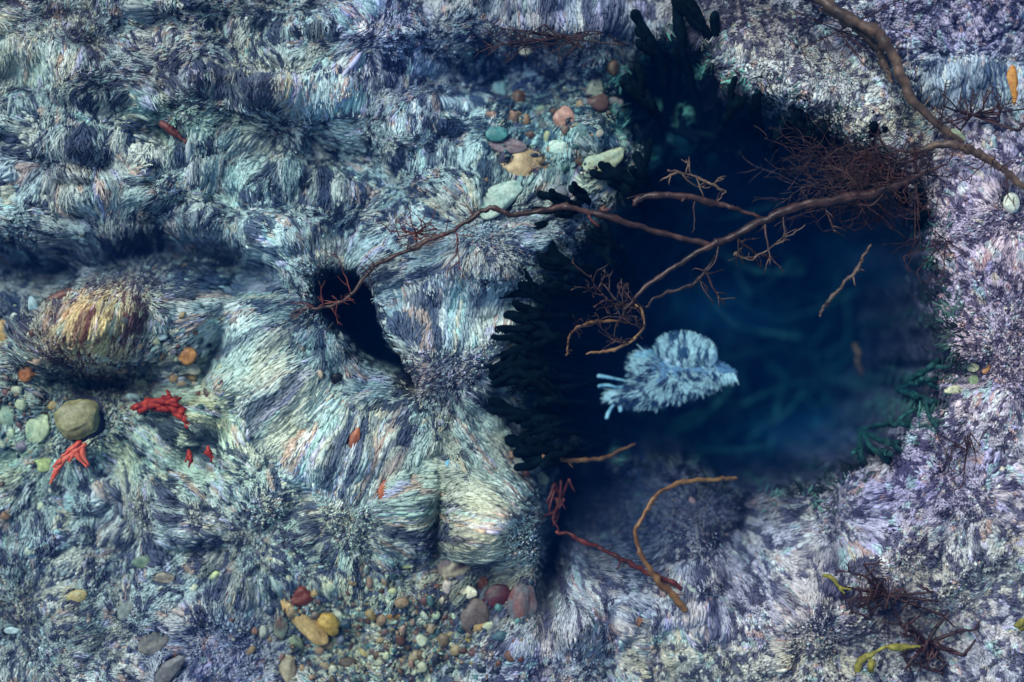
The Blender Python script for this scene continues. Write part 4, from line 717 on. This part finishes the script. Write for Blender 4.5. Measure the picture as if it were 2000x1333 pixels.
v = v * np.array([.064, .038, .016]); a = a_r = R(-8); v = np.stack([v[:, 0] * math.cos(a) - v[:, 1] * math.sin(a), v[:, 0] * math.sin(a) + v[:, 1] * math.cos(a), v[:, 2]], 1)
mesh('domed_cap', v + kp(1338, 690, .012), f0, M_PALE, clump, cc)
n = 2600; u = rng.uniform(-1, 1, n); w_ = rng.uniform(-1, 1, n); k = (u * u + w_ * w_ < .96); u, w_ = u[k], w_[k]; hz = .016 * np.sqrt(np.maximum(0, 1 - u * u - w_ * w_)) + .0015
X_ = .062 * u; Y_ = .037 * w_; Pc = np.stack([X_ * math.cos(a_r) - Y_ * math.sin(a_r), X_ * math.sin(a_r) + Y_ * math.cos(a_r), hz], 1) + kp(1338, 690, .012); Dc = np.stack([.25 * u + rng.normal(size=len(u)) * .15, .9 - .0 * w_, np.zeros(len(u))], 1)
tn = .65 * vn(Pc[:, 0] * 1000, Pc[:, 1] * 330, 5.5, 43) + .35 * rng.random(len(u)) + .25 * gau(Pc[:, 0] * 1000, Pc[:, 1] * 1000, 44, 52, 18, 14); kk = sstep(.36, .62, tn)[:, None]
vv, ff, c3 = blades(Pc, Dc, np.tile([0, 0, 1.], (len(Pc), 1)), np.full(len(Pc), .010), np.full(len(Pc), .0026), np.full(len(Pc), .12), lin((26, 66, 100)) * (1 - kk) + lin((170, 204, 208)) * kk); mesh('cap_coat', vv, ff, M_PALE, clump, c3)
pebble('ruffle', (0, 0, 0), .020, .018, .010, 30, (150, 205, 222), 63, M_PALE, parent=clump, rough=.5, col2=(40, 90, 124)).location = tuple(kp(1262, 702, .010))
P_ = smoothpath([kp(x, y, .012) for x, y in [(1278, 692), (1284, 672), (1296, 656), (1318, 652), (1342, 654), (1362, 660), (1384, 674), (1398, 690)]], 5); tubes('rim', [tube_data(P_, np.full(len(P_), .0016), 6, .2, 5, True)], M_TASSEL, clump, (0, 0, 0))
for pts_ in ([(1222, 744), (1200, 740), (1186, 737), (1170, 735)], [(1222, 756), (1204, 757), (1188, 753), (1171, 755)], [(1204, 770), (1198, 790), (1190, 804), (1185, 816)], [(1214, 775), (1212, 792), (1212, 802)]):
    P_ = smoothpath([kp(x, y, .006) for x, y in pts_], 5); tubes('tassel', [tube_data(P_, np.linspace(.0022, .0042, len(P_)), 8, .35, int(pts_[0][0]), True)], M_TASSEL, clump, (0, 0, 0))


# ------------------------------------------------------------------ blue scatter volumes added in the pool to imitate reflected sky
ms = bpy.data.materials.new('sky_reflection_scatter'); ms.use_nodes = True; t = ms.node_tree
for n in list(t.nodes):
    if n.type == 'BSDF_PRINCIPLED': t.nodes.remove(n)
ou = [n for n in t.nodes if n.type == 'OUTPUT_MATERIAL'][0]; vs = t.nodes.new('ShaderNodeVolumeScatter'); vs.inputs['Color'].default_value = (.05, .42, 1, 1)
tc = t.nodes.new('ShaderNodeTexCoord'); gr = t.nodes.new('ShaderNodeTexGradient'); gr.gradient_type = 'SPHERICAL'; nz = t.nodes.new('ShaderNodeTexNoise'); nz.inputs['Scale'].default_value = 1.6; nz.inputs['Detail'].default_value = 3
t.links.new(tc.outputs['Object'], gr.inputs[0]); t.links.new(tc.outputs['Object'], nz.inputs['Vector'])
mr = t.nodes.new('ShaderNodeMapRange'); mr.inputs[1].default_value = .35; mr.inputs[2].default_value = .7; mr.inputs[4].default_value = 2.4; t.links.new(nz.outputs['Fac'], mr.inputs[0])
mm = t.nodes.new('ShaderNodeMath'); mm.operation = 'MULTIPLY'; t.links.new(gr.outputs[0], mm.inputs[0]); t.links.new(mr.outputs[0], mm.inputs[1])
t.links.new(mm.outputs[0], vs.inputs['Density']); t.links.new(vs.outputs[0], ou.inputs['Volume']); ms.cycles.homogeneous_volume = False
for i, (x, y, z, rx, ry, rz, lb) in enumerate([(1710, 500, -.12, .15, .10, .10, 'faint blue haze added as reflected sky under the lone hanging twig'), (1400, 610, -.14, .17, .09, .09, 'faint blue haze added as reflected sky above the pale blue clump'), (1560, 850, -.2, .22, .08, .10, 'faint blue haze added as reflected sky low in the pool')]):
    o = mesh('sky_reflection_haze', ICO[3][0], ICO[3][1], ms); o.location = tuple(at(x, y, z)); o.scale = (rx, ry, rz); tag(o, lb, 'silt cloud', kind='stuff')
